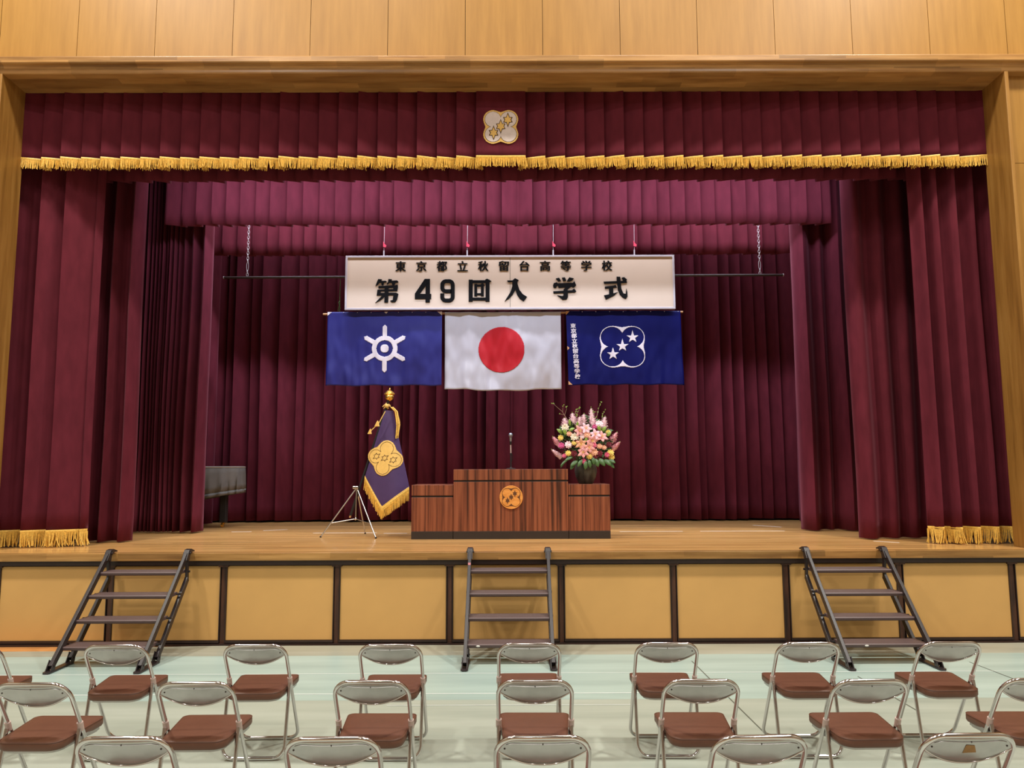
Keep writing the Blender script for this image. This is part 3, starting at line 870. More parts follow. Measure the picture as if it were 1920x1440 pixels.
t, fy = flag('dark blue flag with a white four-lobed outline, three stars and vertical lettering', 0.885, 2.70, 3.185, 4.362, M['flag_blue'], 14.0, 0.06, slx=0.03)
def crest3(u, v):
    v2 = v*1.07
    if quatre_out(u, v2, 0.06, 0.2) and not quatre_in(u, v2, 0.487): return True
    for st in STARS5:
        if in_poly(u, v2, st): return True
    return False
o = decal(crest3, 1.771, 3.79, 0.362, 0.006, fy, -0.006).build('crest', M['white_print'], t, smooth=True, solid=0.001); o['label'] = 'white crest outline with three stars'
for i, ch in enumerate(SCHOOL):
    b = MB()
    put_text(b, ch, 0.995+0.006*i, 4.125-i*0.0805, 0.083, 0.074, fy, -0.010, 0.012, (-0.002, 0.002))
    b.build('character', M['white_print'], t, solid=0.002)
for p in ([(0.885, 4.36), (0.945, 4.36), (0.885, 4.30)], [(0.913, 3.19), (0.975, 3.19), (0.913, 3.25)], [(0.90, 3.80), (0.935, 3.77), (0.903, 3.735)]):
    patch(t, p, fy, M['tan_patch'])
b = MB(); b.tube([(-2.97, FY+0.05, 4.335), (2.75, FY+0.05, 4.355)], 0.016, 10)
tag(b.build('flag_rod', M['rod_wood'], loc=(-0.1, FY+0.05, 4.35), smooth=True), 'pale wooden rod the three flags hang from', 'rod')
b = MB(); b.tube([(-2.70, 11.99, 4.368), (-2.705, 11.995, 4.65), (-2.70, 12.0, 4.912)], 0.004, 6)
b.tube([(-2.725, 11.985, 4.38), (-2.715, 11.98, 4.46), (-2.69, 11.985, 4.42), (-2.72, 11.985, 4.52), (-2.70, 11.99, 4.54)], 0.005, 6)
tag(b.build('rod_cord', M['leaf'], loc=(-2.70, 12.0, 4.36), smooth=True), 'thin green cord tying the flag rod to the pipe', 'cord')

# ------------------------------------------------------------------ lectern and its two side stands
def cabinet(name, label, cat, x0, x1, y0, y1, z1, line, group=None):
    t = thing(name, label, cat, ((x0+x1)/2, (y0+y1)/2, SZ), group)
    b = MB(); b.box(x0, x1, y0, y1, SZ+0.10, z1-line-0.022); b.build('body', M['laminate'], t, bevel=0.004)
    b = MB(); b.box(x0+0.006, x1-0.006, y0+0.012, y1-0.006, z1-line-0.022, z1-line); b.build('black_groove', M['dark'], t)  # black strip, slightly set back between body and top
    b = MB(); b.box(x0, x1, y0, y1, z1-line, z1); b.build('top', M['laminate'], t, bevel=0.004)
    b = MB(); b.box(x0, x1, y0, y1, SZ, SZ+0.10); b.build('plinth', M['laminate_base'], t, bevel=0.003)
    return t
PY = 10.0
lt = cabinet('lectern', 'wide wooden lectern with a round carved crest on its front', 'lectern', -0.738, 0.742, PY, PY+0.75, 1.88, 0.138)
cabinet('side_stand', 'lower wooden side stand joined to the lectern, the empty one beside the flag tripod', 'stand', -1.278, -0.743, PY+0.005, PY+0.62, 1.682, 0.136, 'side stands of the lectern')
cabinet('side_stand', 'lower wooden side stand joined to the lectern, the one carrying the flower vase', 'stand', 0.747, 1.282, PY+0.005, PY+0.62, 1.684, 0.136, 'side stands of the lectern')
b = MB(); b.prism(arc(0.007, 1.522, 0.150, 0, 2*pi, 48)[:-1], 'y', PY-0.018, PY+0.001)
dk = b.build('crest', M['emblem_wood'], lt, bevel=0.003); dk['label'] = 'round pale wood crest'
pf_ = lambda x, z: PY-0.018
def carved(u, v):
    if quatre_out(u*1.12, v*1.12, 0.06, 0.2) and not quatre_in(u*1.12, v*1.12, 0.485): return True
    return any(in_poly(u*1.15, v*1.15, s) for s in STARS6)
decal(carved, 0.007, 1.522, 0.135, 0.0028, pf_, -0.0015).build('carving', M['carved'], dk, solid=0.001)

# microphone
MX, MY, MZ = 0.005, 10.32, 1.88
t = thing('microphone', 'microphone on a small black table stand on the lectern', 'microphone', (MX, MY, MZ))
b = MB(); b.lathe([(0.068, 0), (0.068, 0.008), (0.05, 0.014), (0.015, 0.02), (0.012, 0.03)], (MX, MY, MZ)); b.build('base', M['rail_paint'], t, smooth=True)
b = MB(); b.tube([(MX, MY, MZ+0.02), (MX, MY, MZ+0.20)], 0.010, 10); b.build('lower_tube', M['dark'], t, smooth=True)
b = MB(); b.tube([(MX, MY, MZ+0.20), (MX-0.002, MY, MZ+0.34)], 0.008, 10); b.build('upper_tube', M['collar'], t, smooth=True)
b = MB(); b.tube([(MX, MY, MZ+0.19), (MX, MY, MZ+0.215)], 0.014, 10); b.build('clamp', M['dark'], t, smooth=True)
b = MB(); b.tube([(MX-0.002, MY, MZ+0.33), (MX-0.002, MY-0.012, MZ+0.37)], 0.014, 10); b.tube([(MX+0.012, MY-0.01, MZ+0.2), (MX+0.03, MY, MZ+0.16), (MX+0.008, MY+0.012, MZ+0.1)], 0.004, 6); b.build('clip', M['dark'], t, smooth=True)
b = MB(); b.tube([(MX-0.002, MY+0.004, MZ+0.35), (MX-0.002, MY-0.02, MZ+0.43)], [0.012, 0.018], 12); b.build('handle', M['mic_metal'], t, smooth=True)
b = MB(); b.ball((MX-0.002, MY-0.028, MZ+0.455), 0.029, 14, 10); b.build('grille', M['mic_metal'], t, smooth=True)

# ------------------------------------------------------------------ vase and flowers
VX, VY, VZ = 1.005, 10.33, 1.684
t = thing('vase', 'round dark grey ceramic vase standing on the side stand', 'vase', (VX, VY, VZ))
b = MB(); b.lathe([(0.085, 0), (0.10, 0.012), (0.135, 0.09), (0.150, 0.16), (0.148, 0.205), (0.135, 0.245), (0.130, 0.26), (0.120, 0.26), (0.115, 0.24)], (VX, VY, VZ), 32)
b.build('pot', M['vase'], t, smooth=True)
fl = thing('flower_arrangement', 'big pink, white and yellow flower arrangement standing in the dark vase', 'flowers', (VX, VY, VZ+0.22))
random.seed(77)
PX = 10.3/1448.0     # metres per pixel of the measuring view at that distance
def FP(zx, zy, depth):  # measured in an eighth-pixel view of the bouquet
    return Vector((VX + (1020+zx/8-1098.5)*PX, VY-depth, 1.9-(740+zy/8-876)*PX*1.004))
CEN = Vector((VX, VY, 2.02))
def depth_of(zx, zy):
    x = (1020+zx/8-1098.5)*PX; z = 1.9-(740+zy/8-876)*PX-2.15
    r2 = (x/0.47)**2+(z/0.52)**2
    return 0.30*sqrt(max(0.0, 1-r2))
def petal(b, base, dirv, normal, L, W, curl, mi=0, n=5, point=1.0):
    dirv = dirv.normalized(); side = dirv.cross(normal).normalized(); nrm = side.cross(dirv).normalized()
    rows = []
    for i in range(n+1):
        q = i/n
        wd = W*sin(pi*min(1.0, (q*0.92+0.06)))**0.8
        c = base+dirv*(L*q*(1-0.25*curl*q))+nrm*(L*curl*q*q*-0.55)
        rows.append([c-side*wd/2+nrm*wd*0.12, c-nrm*0.0, c+side*wd/2+nrm*wd*0.12])
    b.grid(rows, mi)
def lily(zx, zy, col, R=0.085):
    p = FP(zx, zy, depth_of(zx, zy)+0.04)
    ax = Vector((random.uniform(-0.4, 0.4), -1, random.uniform(-0.2, 0.5))).normalized()
    u = ax.cross(Vector((0, 0, 1))).normalized(); v = u.cross(ax)
    b = MB(); a0 = random.random()
    for k in range(6):
        a = a0+k*pi/3
        d = u*cos(a)+v*sin(a)
        petal(b, p, d*0.9+ax*0.55, ax, R*(1.15 if k % 2 else 1.0), R*(0.5 if k % 2 else 0.62), 0.5)
    o = b.build('lily', M['fl_'+col], fl, smooth=True, angle=80, solid=0.0015)
    s = MB()
    for k in range(5):
        a = a0+k*2*pi/5
        e = p+ax*R*0.6+(u*cos(a)+v*sin(a))*R*0.16
        s.tube([p, e], 0.0018, 4); s.ball(e, 0.005, 5, 4)
    s.build('stamen', M['fl_yellow'], o)
def ball_flower(name, zx, zy, col, R):
    R *= 1.2
    p = FP(zx, zy, depth_of(zx, zy)+0.03)
    b = MB(); a0 = random.random()*6; q = random.randint(5, 8)
    b.ball(p, R*0.72, 12, 8, sq=(1, 0.8, 0.9), fn=lambda t_, ph: 1+0.12*sin(q*t_+a0+ph*5))
    ax = Vector((random.uniform(-0.3, 0.3), -1, random.uniform(0, 0.5))).normalized()
    u = ax.cross(Vector((0, 0, 1))).normalized(); v = u.cross(ax)
    for ring, (n, rr, lift) in enumerate(((9, 1.0, 0.25), (7, 0.8, 0.55), (5, 0.5, 0.8))):
        for k in range(n):
            a = a0+k*2*pi/n+ring*0.4
            d = u*cos(a)+v*sin(a)
            petal(b, p+ax*R*0.45*lift, d*(1-lift*0.5)+ax*lift, ax, R*rr, R*0.62, 0.25, n=3)
    b.build(name, M['fl_'+col], fl, smooth=True, angle=80)
def spike(zx, zy, col, h, lean):
    p = FP(zx, zy, depth_of(zx, zy))
    up = Vector((lean, -0.12, 1)).normalized()
    b = MB()
    n = 30
    for k in range(n):
        q = k/n
        r = 0.046*(1-q)**0.6+0.006
        a = k*2.4
        c = p+up*((q-0.5)*h)+Vector((cos(a)*r, sin(a)*r, 0))
        out = Vector((cos(a), sin(a), 0.35))
        s = 0.036*(1-0.6*q)
        for m_ in range(3):
            aa = a+(m_-1)*0.9
            petal(b, c, Vector((cos(aa), sin(aa), 0.5+0.5*(m_ % 2))), Vector((0, 0, 1)), s, s*1.2, 0.3, n=2)
    o = b.build('stock_flower', M['fl_'+col], fl, smooth=True, angle=80)
    s = MB(); s.tube([p-up*h*0.65, p+up*h*0.62], [0.005, 0.002], 5); 
    b2 = MB(); b2.tube([p-up*h*0.5, p, p+up*h*0.5], [0.034, 0.03, 0.008], 8); b2.build('floret_core', M['fl_'+col], o, smooth=True)
    for k in range(4): s.ball(p+up*h*(0.46+0.05*k), 0.007-0.001*k, 5, 4)
    s.build('stem', M['leaf_light'], o)
def leaf(name, zx, zy, ang, L, W, mat='leaf', fwd=0.1):
    p = FP(zx, zy, depth_of(zx, zy)+fwd)
    d = Vector((cos(ang), -0.35, sin(ang)))
    b = MB(); petal(b, p-d.normalized()*L/2, d, Vector((0, -1, 0.45)), L, W, 0.3, n=7)
    b.build(name, M[mat], fl, smooth=True, angle=80, solid=0.0012)
def twig(pts, buds, mat='twig'):
    q = [FP(x, y, depth_of(x, y)*0.5) for x, y in pts]
    b = MB(); b.tube(q, [0.005-0.0035*i/(len(q)-1) for i in range(len(q))], 5)
    o = b.build('branch', M[mat], fl, smooth=True)
    s = MB()
    for (x, y) in buds:
        c = FP(x, y, depth_of(x, y)*0.5)
        petal(s, c, Vector((random.uniform(-1, 1), -0.4, 0.8)), Vector((0, -1, 0.2)), 0.022, 0.013, 0.2, n=2)
        petal(s, c, Vector((random.uniform(-1, 1), 0.3, 0.5)), Vector((0, -1, 0.2)), 0.018, 0.012, 0.2, n=2)
    s.build('bud', M['leaf_light'], o)
# a mound of dark greenery carries the flowers
b = MB()
for k in range(150):
    a = random.uniform(0, 2*pi); q = sqrt(random.random())*0.92
    zx = 615+440*q*cos(a); zy = 690+330*q*sin(a)
    if zy > 960: zy = 960
    p = FP(zx, zy, depth_of(zx, zy)-0.03)
    d = (p-CEN); d = d+Vector((random.uniform(-.3, .3), random.uniform(-.3, .3), random.uniform(-.3, .3)))
    petal(b, p-d.normalized()*0.05, d, Vector((0, -0.6, 0.8)), 0.13, 0.05, 0.35, n=4)
for k in range(70):
    a = k*2.4; q = random.random()
    p = Vector((VX+0.09*cos(a), VY+0.09*sin(a), VZ+0.20)); e = CEN+Vector((cos(a)*0.30*q, sin(a)*0.2*q, 0.1+0.2*random.random()))
    b.tube([p, (p+e)/2+Vector((0, 0, 0.04)), e], 0.004, 4)
b.build('greenery', M['leaf'], fl, smooth=True, angle=80, solid=0.001)
for x, y, c, h, l in ((428, 372, 'palepink', 0.15, -0.1), (580, 390, 'palepink', 0.15, 0.1), (705, 355, 'palepink', 0.24, -0.05), (888, 440, 'palepink', 0.17, 0.15), (315, 425, 'palepink', 0.12, -0.2),
                      (525, 420, 'palepink', 0.13, 0), (1030, 650, 'pink', 0.15, 0.6), (1055, 775, 'pink', 0.14, 1.0), (185, 705, 'pink', 0.15, -0.8), (185, 885, 'palepink', 0.16, -1.2), (720, 430, 'palepink', 0.12, 0.1)):
    spike(x, y, c, h, l)
for x, y, c in ((505, 560, 'salmon'), (835, 650, 'salmon'), (690, 700, 'salmon'), (645, 800, 'salmon'), (560, 870, 'salmon'), (605, 530, 'pink'), (740, 620, 'pink'), (530, 745, 'peach')):
    lily(x, y, c)
for x, y, c, r in ((310, 505, 'white', 0.05), (440, 650, 'white', 0.055), (345, 762, 'palepink', 0.048), (805, 468, 'palepink', 0.055), (620, 625, 'peach', 0.05), (800, 785, 'peach', 0.036), (868, 805, 'peach', 0.032), (550, 640, 'palepink', 0.035), (365, 600, 'peach', 0.035), (715, 870, 'peach', 0.05)):
    ball_flower('carnation', x, y, c, r)
for x, y, c, r in ((565, 1000, 'rosepink', 0.037), (712, 765, 'rosepink', 0.04), (250, 772, 'magenta', 0.042), (738, 498, 'magenta', 0.034), (910, 905, 'rosepink', 0.034), (290, 920, 'rosepink', 0.03), (565, 820, 'pink', 0.04),
                   (800, 890, 'darkred', 0.042), (425, 890, 'darkred', 0.042), (730, 935, 'darkred', 0.038), (940, 755, 'darkred', 0.036), (760, 548, 'darkred', 0.03), (455, 690, 'darkred', 0.03)):
    ball_flower('rose', x, y, c, r)
for x, y, r in ((240, 655, 0.038), (650, 930, 0.042), (965, 880, 0.045), (985, 945, 0.04), (345, 885, 0.04), (430, 735, 0.034), (730, 885, 0.03), (940, 580, 0.034)):
    ball_flower('freesia', x, y, 'yellow', r)
for x, y, a, L, W in ((415, 1030, -2.6, 0.13, 0.055), (395, 1075, -2.2, 0.10, 0.05), (500, 1030, -2.2, 0.12, 0.05), (585, 1060, -1.7, 0.12, 0.055), (645, 1040, -1.4, 0.11, 0.05), (750, 1025, -1.2, 0.12, 0.065), (830, 1015, -0.9, 0.13, 0.07),
                      (920, 1020, -0.7, 0.13, 0.065), (970, 1050, -0.8, 0.13, 0.05), (280, 1010, -2.5, 0.16, 0.03), (260, 1040, -2.2, 0.12, 0.025), (985, 1000, -0.4, 0.1, 0.05), (700, 1000, -1.5, 0.1, 0.05), (340, 960, -2.8, 0.12, 0.04)):
    leaf('leaf', x, y, a, L, W, 'leaf', 0.12)
for x, y, a, L, W in ((375, 430, 1.7, 0.10, 0.035), (480, 465, 1.4, 0.10, 0.035), (400, 530, 0.5, 0.09, 0.04), (230, 555, 2.4, 0.11, 0.05), (870, 530, 0.9, 0.10, 0.05), (800, 520, 1.9, 0.09, 0.05), (600, 690, 1.3, 0.08, 0.04), (945, 600, 0.8, 0.08, 0.05), (300, 570, 2.0, 0.1, 0.05), (520, 690, 1.2, 0.07, 0.03)):
    leaf('leaf', x, y, a, L, W, 'leaf_light', 0.06)
twig([(380, 420), (330, 330), (285, 250), (205, 180), (150, 130), (125, 132)], [(130, 132), (152, 130)])
twig([(318, 312), (330, 270), (350, 215), (352, 180)], [(350, 190), (352, 178)])
twig([(290, 258), (292, 215), (302, 155)], [(300, 175), (303, 155)])
twig([(310, 300), (270, 288), (240, 288)], [(242, 288)])
twig([(440, 360), (470, 290), (500, 225), (545, 190)], [(500, 225), (520, 220), (545, 190), (535, 210), (490, 260)])
twig([(480, 400), (488, 340), (510, 270), (545, 220)], [(490, 330), (495, 300), (520, 260), (545, 200), (500, 310)])
twig([(740, 420), (800, 320), (830, 240), (850, 160), (880, 112)], [(800, 340), (825, 265), (840, 210), (850, 160), (860, 145), (880, 112), (785, 350)])
twig([(860, 460), (880, 350), (895, 290), (935, 230)], [(885, 340), (895, 320), (900, 290), (915, 265), (935, 230)])
twig([(730, 330), (740, 280), (760, 240)], [(740, 250), (750, 270), (765, 265), (735, 285), (755, 240)])
twig([(780, 430), (830, 395), (860, 375)], [(820, 400), (845, 385)])

# ------------------------------------------------------------------ school banner on its tripod
TX, TY = -2.09, 10.45
t = thing('flag_tripod', 'slim silver tripod stand holding the leaning banner pole', 'stand', (TX, TY, SZ))
feet = [(-2.517, 10.33, SZ+0.006), (-1.755, 10.15, SZ+0.006), (-2.03, 10.87, SZ+0.006)]
hub = Vector((-2.075, 10.45, 1.64)); low = Vector((-2.083, 10.45, 1.225))
for f in feet:
    b = MB(); b.tube([hub+(Vector(f)-hub)*0.03, f], 0.0085, 8); o = b.build('leg', M['brushed'], t, smooth=True)
    b = MB(); b.ball((f[0], f[1], f[2]+0.004), 0.014, 8, 6); b.build('rubber_foot', M['dark'], o, smooth=True)
    m_ = hub+(Vector(f)-hub)*0.72
    b = MB(); b.tube([low, m_], 0.006, 6); b.build('brace', M['brushed'], t, smooth=True)
b = MB(); b.tube([hub, low], 0.009, 8); b.build('centre_post', M['chrome'], t, smooth=True)
b = MB(); b.box(hub.x-0.05, hub.x+0.03, hub.y-0.04, hub.y+0.04, hub.z-0.015, hub.z+0.02); b.ball(low, 0.02, 8, 6); b.build('hub', M['chrome'], t, bevel=0.006)
PB = Vector((-2.155, 10.47, 1.27)); PT = Vector((-1.655, 10.42, 2.83))
t = thing('school_banner', 'purple gold-fringed banner with a gold crest, furled on a leaning black pole', 'banner', (PB.x, PB.y, PB.z))
b = MB(); b.tube([PB, PT], 0.018, 12); b.build('pole', M['dark'], t, smooth=True)
b = MB(); b.tube([PB-(PT-PB).normalized()*0.03, PB+(PT-PB).normalized()*0.02], 0.012, 10); b.build('pole_tip', M['rod_wood'], t, smooth=True)
ax = (PT-PB).normalized()
b = MB()
b.lathe([(0.012, 0), (0.03, 0.01), (0.055, 0.03), (0.06, 0.06), (0.052, 0.075), (0.062, 0.09), (0.055, 0.12), (0.03, 0.14), (0.012, 0.145), (0.012, 0.165), (0.005, 0.175)], (PT.x+0.01, PT.y, PT.z-0.02), 16)
for k in range(6):
    a = k*pi/3; b.ball((PT.x+0.01+0.055*cos(a), PT.y+0.055*sin(a), PT.z+0.075), 0.016, 6, 5)
b.build('finial', M['gold_metal'], t, smooth=True)
b = MB()
for k in range(16):
    a = random.uniform(0, 2*pi); q = random.uniform(0.02, 0.06)
    b.tube([(PT.x-0.02, PT.y, PT.z-0.04), (PT.x-0.025+q*cos(a), PT.y+q*sin(a), PT.z-0.07-random.uniform(0, 0.07))], 0.006, 5)
b.ball((PT.x-0.02, PT.y-0.02, PT.z-0.09), 0.03, 8, 6)
b.build('tassel_knot', M['gold_cloth'], t, smooth=True)
TL, TR = Vector((-1.70, 10.36, 2.68)), Vector((-1.60, 10.36, 2.675))
BL, BB, BR = (-1.955, 1.79), (-1.706, 1.385), (-1.364, 1.64)
def by(x, z):
    t_ = min(1, max(0, (2.68-z)/1.2))
    xl = TL.x+(BL[0]-TL.x)*min(1, (2.68-z)/0.9); xr = TR.x+(BR[0]-TR.x)*min(1, (2.68-z)/1.04)
    s = min(1, max(0, (x-xl)/(xr-xl)))
    return 10.40-0.13*t_**0.7*sin(pi*s)-0.02*sin(s*9+1.0)*t_
def banner_rows(off, flatten):
    rows = []
    n = 40
    cols = []
    for i in range(n+1):
        s = i/n
        if s < 0.42: q = s/0.42; bx, bz = BL[0]+(BB[0]-BL[0])*q, BL[1]+(BB[1]-BL[1])*q
        else: q = (s-0.42)/0.58; bx, bz = BB[0]+(BR[0]-BB[0])*q, BB[1]+(BR[1]-BB[1])*q
        tx, tz = TL.x+(TR.x-TL.x)*s, TL.z+(TR.z-TL.z)*s
        col = []
        for j in range(31):
            r = j/30
            x, z = bx+(tx-bx)*r, bz+(tz-bz)*r
            y = by(x, z)
            col.append((x, 10.40+(y-10.40)*flatten+off, z))
        cols.append(col)
    return [[cols[i][j] for i in range(n+1)] for j in range(31)]
fr_ = banner_rows(0, 1.0); bk = banner_rows(0.05, -0.5)
b = MB(); b.grid(fr_); b.grid([r[::-1] for r in bk])
n = len(fr_[0])
for e_ in (0, n-1):
    b.grid([[fr_[j][e_], bk[j][e_]] for j in range(31)])
cl = b.build('banner_cloth', M['purple'], t, smooth=True, angle=60)
fm = fringe_mesh(fr_[0], 0.165, step=0.007, r=0.0055, header=0.012, sway=0.01)
bnd = MB()
tot = fr_[0]
bnd.grid([[Vector(p)+Vector((0, -0.010, -0.055)) for p in tot], [Vector(p)+Vector((0, -0.014, -0.02)) for p in tot], [Vector(p)+Vector((0, -0.008, 0.004)) for p in tot]])
fm.add(bnd.v, bnd.f)
o = fm.build('fringe', M['gold'], t); o['label'] = 'thick gold fringe along the pointed hem'
q4 = lambda u, v: quatre_out(u*1.24, v*1.24, 0.09, 0.16)
o = decal(q4, -1.682, 2.035, 0.25, 0.005, by, -0.006, rot=-pi/4-0.19).build('crest', M['gold_cloth'], t, smooth=True, solid=0.003); o['label'] = 'large gold four-lobed crest'
def crest_lines(u, v):
    u, v = u*1.24, v*1.24
    a = quatre_in(u, v, 0.452) and not quatre_in(u, v, 0.43) and abs(u)+abs(v) > 0.5
    if a: return True
    for k in range(3):
        big = star6((k-1)*0.42, 0.40*(k-1), 0.85); sm = star6((k-1)*0.42, 0.40*(k-1), 0.66)
        if in_poly(u, v, big) and not in_poly(u, v, sm): return True
    return False
decal(crest_lines, -1.682, 2.035, 0.25, 0.004, by, -0.009, rot=-pi/4-0.19).build('crest_stitching', M['brown_line'], o, solid=0.001)
b = MB()
for k in range(26):
    x = -1.60+0.035*random.random(); y = 10.33+0.08*random.random(); L = random.uniform(0.3, 0.42)
    b.tube([(x-0.02, y+0.02, 2.72), (x+0.04, y, 2.66), (x+0.065+0.015*random.random(), y, 2.70-L*0.6), (x+0.055, y, 2.70-L)], 0.007, 5)
b.build('gold_tassel', M['gold'], t, smooth=True)
b = MB()
b.tube([(-1.68, 10.3, 2.66), (-1.76, 10.28, 2.5), (-1.86, 10.27, 2.40)], 0.006, 5)
for k in range(8):
    b.tube([(-1.87, 10.27, 2.42), (-1.90+0.006*k, 10.26+0.003*(k % 3), 2.355)], 0.007, 5)
for k in range(8):
    b.tube([(-1.775, 10.27, 2.53), (-1.81+0.008*k, 10.26+0.003*(k % 3), 2.455)], 0.007, 5)
b.build('cord_tassel', M['gold_cloth'], t, smooth=True)

# ------------------------------------------------------------------ covered grand piano
t = thing('covered_piano', 'grand piano under a grey cloth cover, half hidden by the wing curtain', 'piano', (-5.3, 12.25, SZ))
out = []
# plan outline, tail towards the middle of the stage
ring = [(-6.3, 11.72), (-5.6, 11.72), (-5.1, 11.74), (-4.75, 11.80), (-4.45, 11.95), (-4.28, 12.12), (-4.22, 12.3), (-4.28, 12.42), (-4.6, 12.48), (-5.4, 12.48), (-6.3, 12.48)]
def dense(r, n=6):
    o_ = []
    for (p, q) in zip(r[:-1], r[1:]):
        for k in range(n): o_.append((p[0]+(q[0]-p[0])*k/n, p[1]+(q[1]-p[1])*k/n))
    o_.append(r[-1]); return o_
rg = dense(ring)
cxp, cyp = -5.2, 12.15
rows = []
for j, (zz, gr) in enumerate(((1.935, 0.97), (1.937, 0.985), (1.925, 1.0), (1.88, 1.004), (1.75, 1.006), (1.60, 1.008), (1.50, 1.01))):
    row = []
    for i, (x, y) in enumerate(rg):
        k = max(0, j-2)/4
        fold = 0.035*k*sin(i*1.9)+0.022*k*sin(i*0.83+1)
        hem = (1.45 + max(0, (x+5.0))*0.17) if j == 6 else zz
        if j >= 3: zz2 = 1.925-(1.925-(1.45+max(0, x+5.0)*0.17))*(j-2)/4
        else: zz2 = zz
        row.append((cxp+(x-cxp)*gr, cyp+(y-cyp)*gr-(fold if y < 12.4 else 0), zz2))
    rows.append(row)
b = MB(); b.grid(rows[::-1]); b.add([p for p in rows[0]], [tuple(range(len(rows[0])))])
cv = b.build('cloth_cover', M['cover'], t, smooth=True, angle=60, solid=0.005)
b = MB()
last = rows[-1]
b.grid([[(x+0.004*sin(i*2.7), y-0.006+0.008*sin(i*2.1), z-0.055) for i, (x, y, z) in enumerate(last)], [(x, y-0.004, z+0.004) for (x, y, z) in last]])
b.build('frill', M['cover'], cv, smooth=True, solid=0.003)
b = MB(); b.tube([(x, y-0.004, z) for (x, y, z) in rows[2]], 0.008, 6); b.build('piping', M['cover_top'], cv, smooth=True)
b = MB(); b.prism([(cxp+(x-cxp)*0.95, cyp+(y-cyp)*0.93) for x, y in rg], 'z', 1.62, 1.92); b.build('case', M['dark'], t)
for (x, y) in ((-4.50, 12.2), (-5.9, 11.95), (-5.9, 12.36)):
    b = MB(); b.prism([(x-0.05, y-0.05), (x+0.05, y-0.05), (x+0.05, y+0.05), (x-0.05, y+0.05)], 'z', SZ+0.075, 1.64); o = b.build('leg', M['dark'], t, bevel=0.008)
    b = MB(); b.tube([(x-0.025, y-0.01, SZ+0.036), (x+0.005, y-0.01, SZ+0.036)], 0.035, 12); b.box(x-0.02, x+0.02, y-0.02, y+0.02, SZ+0.05, SZ+0.08); b.build('caster', M['gold_metal'], o, smooth=True)

# ------------------------------------------------------------------ portable steps
def make_steps():
    t = thing('portable_steps', '', 'steps', (0, 0, 0), 'brown portable steps up to the stage')
    W = 0.42
    # local frame: x across, y towards the stage (0 at the foot), z up
    for s in (-1, 1):
        x = s*W
        b = MB(); b.bar((x, 0.03, 0.05), (x, 0.965, 0.985), 0.034, 0.062, up=(0, -1, 1)); r = b.build('front_rail', M['rail_paint'], t, bevel=0.004)
        b = MB(); b.bar((x, 0.36, 0.05), (x, 1.005, 0.73), 0.034, 0.058, up=(0, -1, 1)); b.build('rear_rail', M['rail_paint'], t, bevel=0.004)
        b = MB(); b.bar((x, 1.005, 0.70), (x, 0.985, 0.98), 0.024, 0.045, up=(0, 1, 0)); b.build('upright_link', M['rail_paint'], t, bevel=0.003)
        b = MB()
        b.prism([(0.90, 0.93), (0.975, 1.035), (1.03, 1.042), (1.11, 1.018), (1.11, 1.004), (1.03, 1.008), (1.0, 0.985), (0.985, 0.92)], 'x', x-0.028, x+0.028)
        b.box(x-0.034, x+0.034, 0.985, 1.04, 1.002, 1.03)
        b.tube([(x-0.04, 0.985, 1.0), (x+0.04, 0.985, 1.0)], 0.013, 8)
        b.build('hook', M['rail_paint'], t, bevel=0.002)
        b = MB()
        foot = [(x-0.034, -0.04), (x-0.02, -0.06), (x+0.02, -0.06), (x+0.034, -0.04), (x+0.034, 0.36), (x+0.02, 0.385), (x-0.02, 0.385), (x-0.034, 0.36)]
        b.prism(foot, 'z', 0.0095, 0.026)
        f_ = b.build('foot_plate', M['rail_paint'], t, bevel=0.003)
        for yy in (0.02, 0.35):
            b = MB()
            for dx in (-0.024, 0.024):
                b.prism([(yy-0.04, 0.024), (yy+0.03, 0.024), (yy+0.045, 0.10), (yy+0.02, 0.12), (yy-0.01, 0.07)], 'x', x+dx-0.004, x+dx+0.004)
            b.tube([(x-0.032, yy+0.015, 0.065), (x+0.032, yy+0.015, 0.065)], 0.010, 8)
            b.build('foot_bracket', M['rail_paint'], f_)
    for k, (z, y0) in enumerate(((0.205, 0.18), (0.415, 0.39), (0.62, 0.595), (0.825, 0.80))):
        b = MB()
        prof = [(y0+0.01, z-0.038), (y0, z-0.03), (y0-0.004, z-0.01), (y0+0.006, z)]
        nr = 8; dep = 0.22
        for r in range(nr):
            a = y0+0.02+(dep-0.03)*r/nr
            prof += [(a, z), (a+0.003, z-0.004), (a+0.009, z-0.004), (a+0.012, z)]
        prof += [(y0+dep, z), (y0+dep, z-0.03)]
        b.prism(prof, 'x', -W+0.017, W-0.017)
        o = b.build('tread', M['step_paint'], t)
        for s in (-1, 1):
            b = MB(); b.tube([(s*(W-0.02), y0+0.20, z-0.02), (s*(W+0.03), y0+0.20, z-0.02)], 0.012, 8)
            b.build('pivot', M['rail_paint'], o)
    return t
st = make_steps()
spots = [(-0.02, 7.475, 'brown portable steps in the middle, leading up to the lectern'), (-3.90, 7.43, 'brown portable steps on the left side of the stage front'), (3.60, 7.43, 'brown portable steps on the right side of the stage front')]
for i, (x, y, lab) in enumerate(spots):
    o = st if i == 0 else copy_tree(st)
    o.location = (x, y, 0); o['label'] = lab
for i, (x, y, lab) in enumerate(spots):
    o = [q for q in COL.objects if q.get('label') == lab][0]
    sx = {0: -0.30, 1: -0.1, 2: -0.18}[i]
    if i != 1:
        b = MB(); b.ball((x+sx, y+0.177, 0.187), 0.012, 10, 6, sq=(1.6, 0.25, 0.7))
        q = b.build('sticker', M['white_bit'], o); q['label'] = 'small white oval sticker on the lowest tread'
    if i == 0:
        b = MB(); b.box(x-0.434, x-0.406, y+0.815, y+0.825, 0.875, 0.90); q = b.build('sticker', M['pink_bit'], o); q['label'] = 'small pink sticker on the rail'

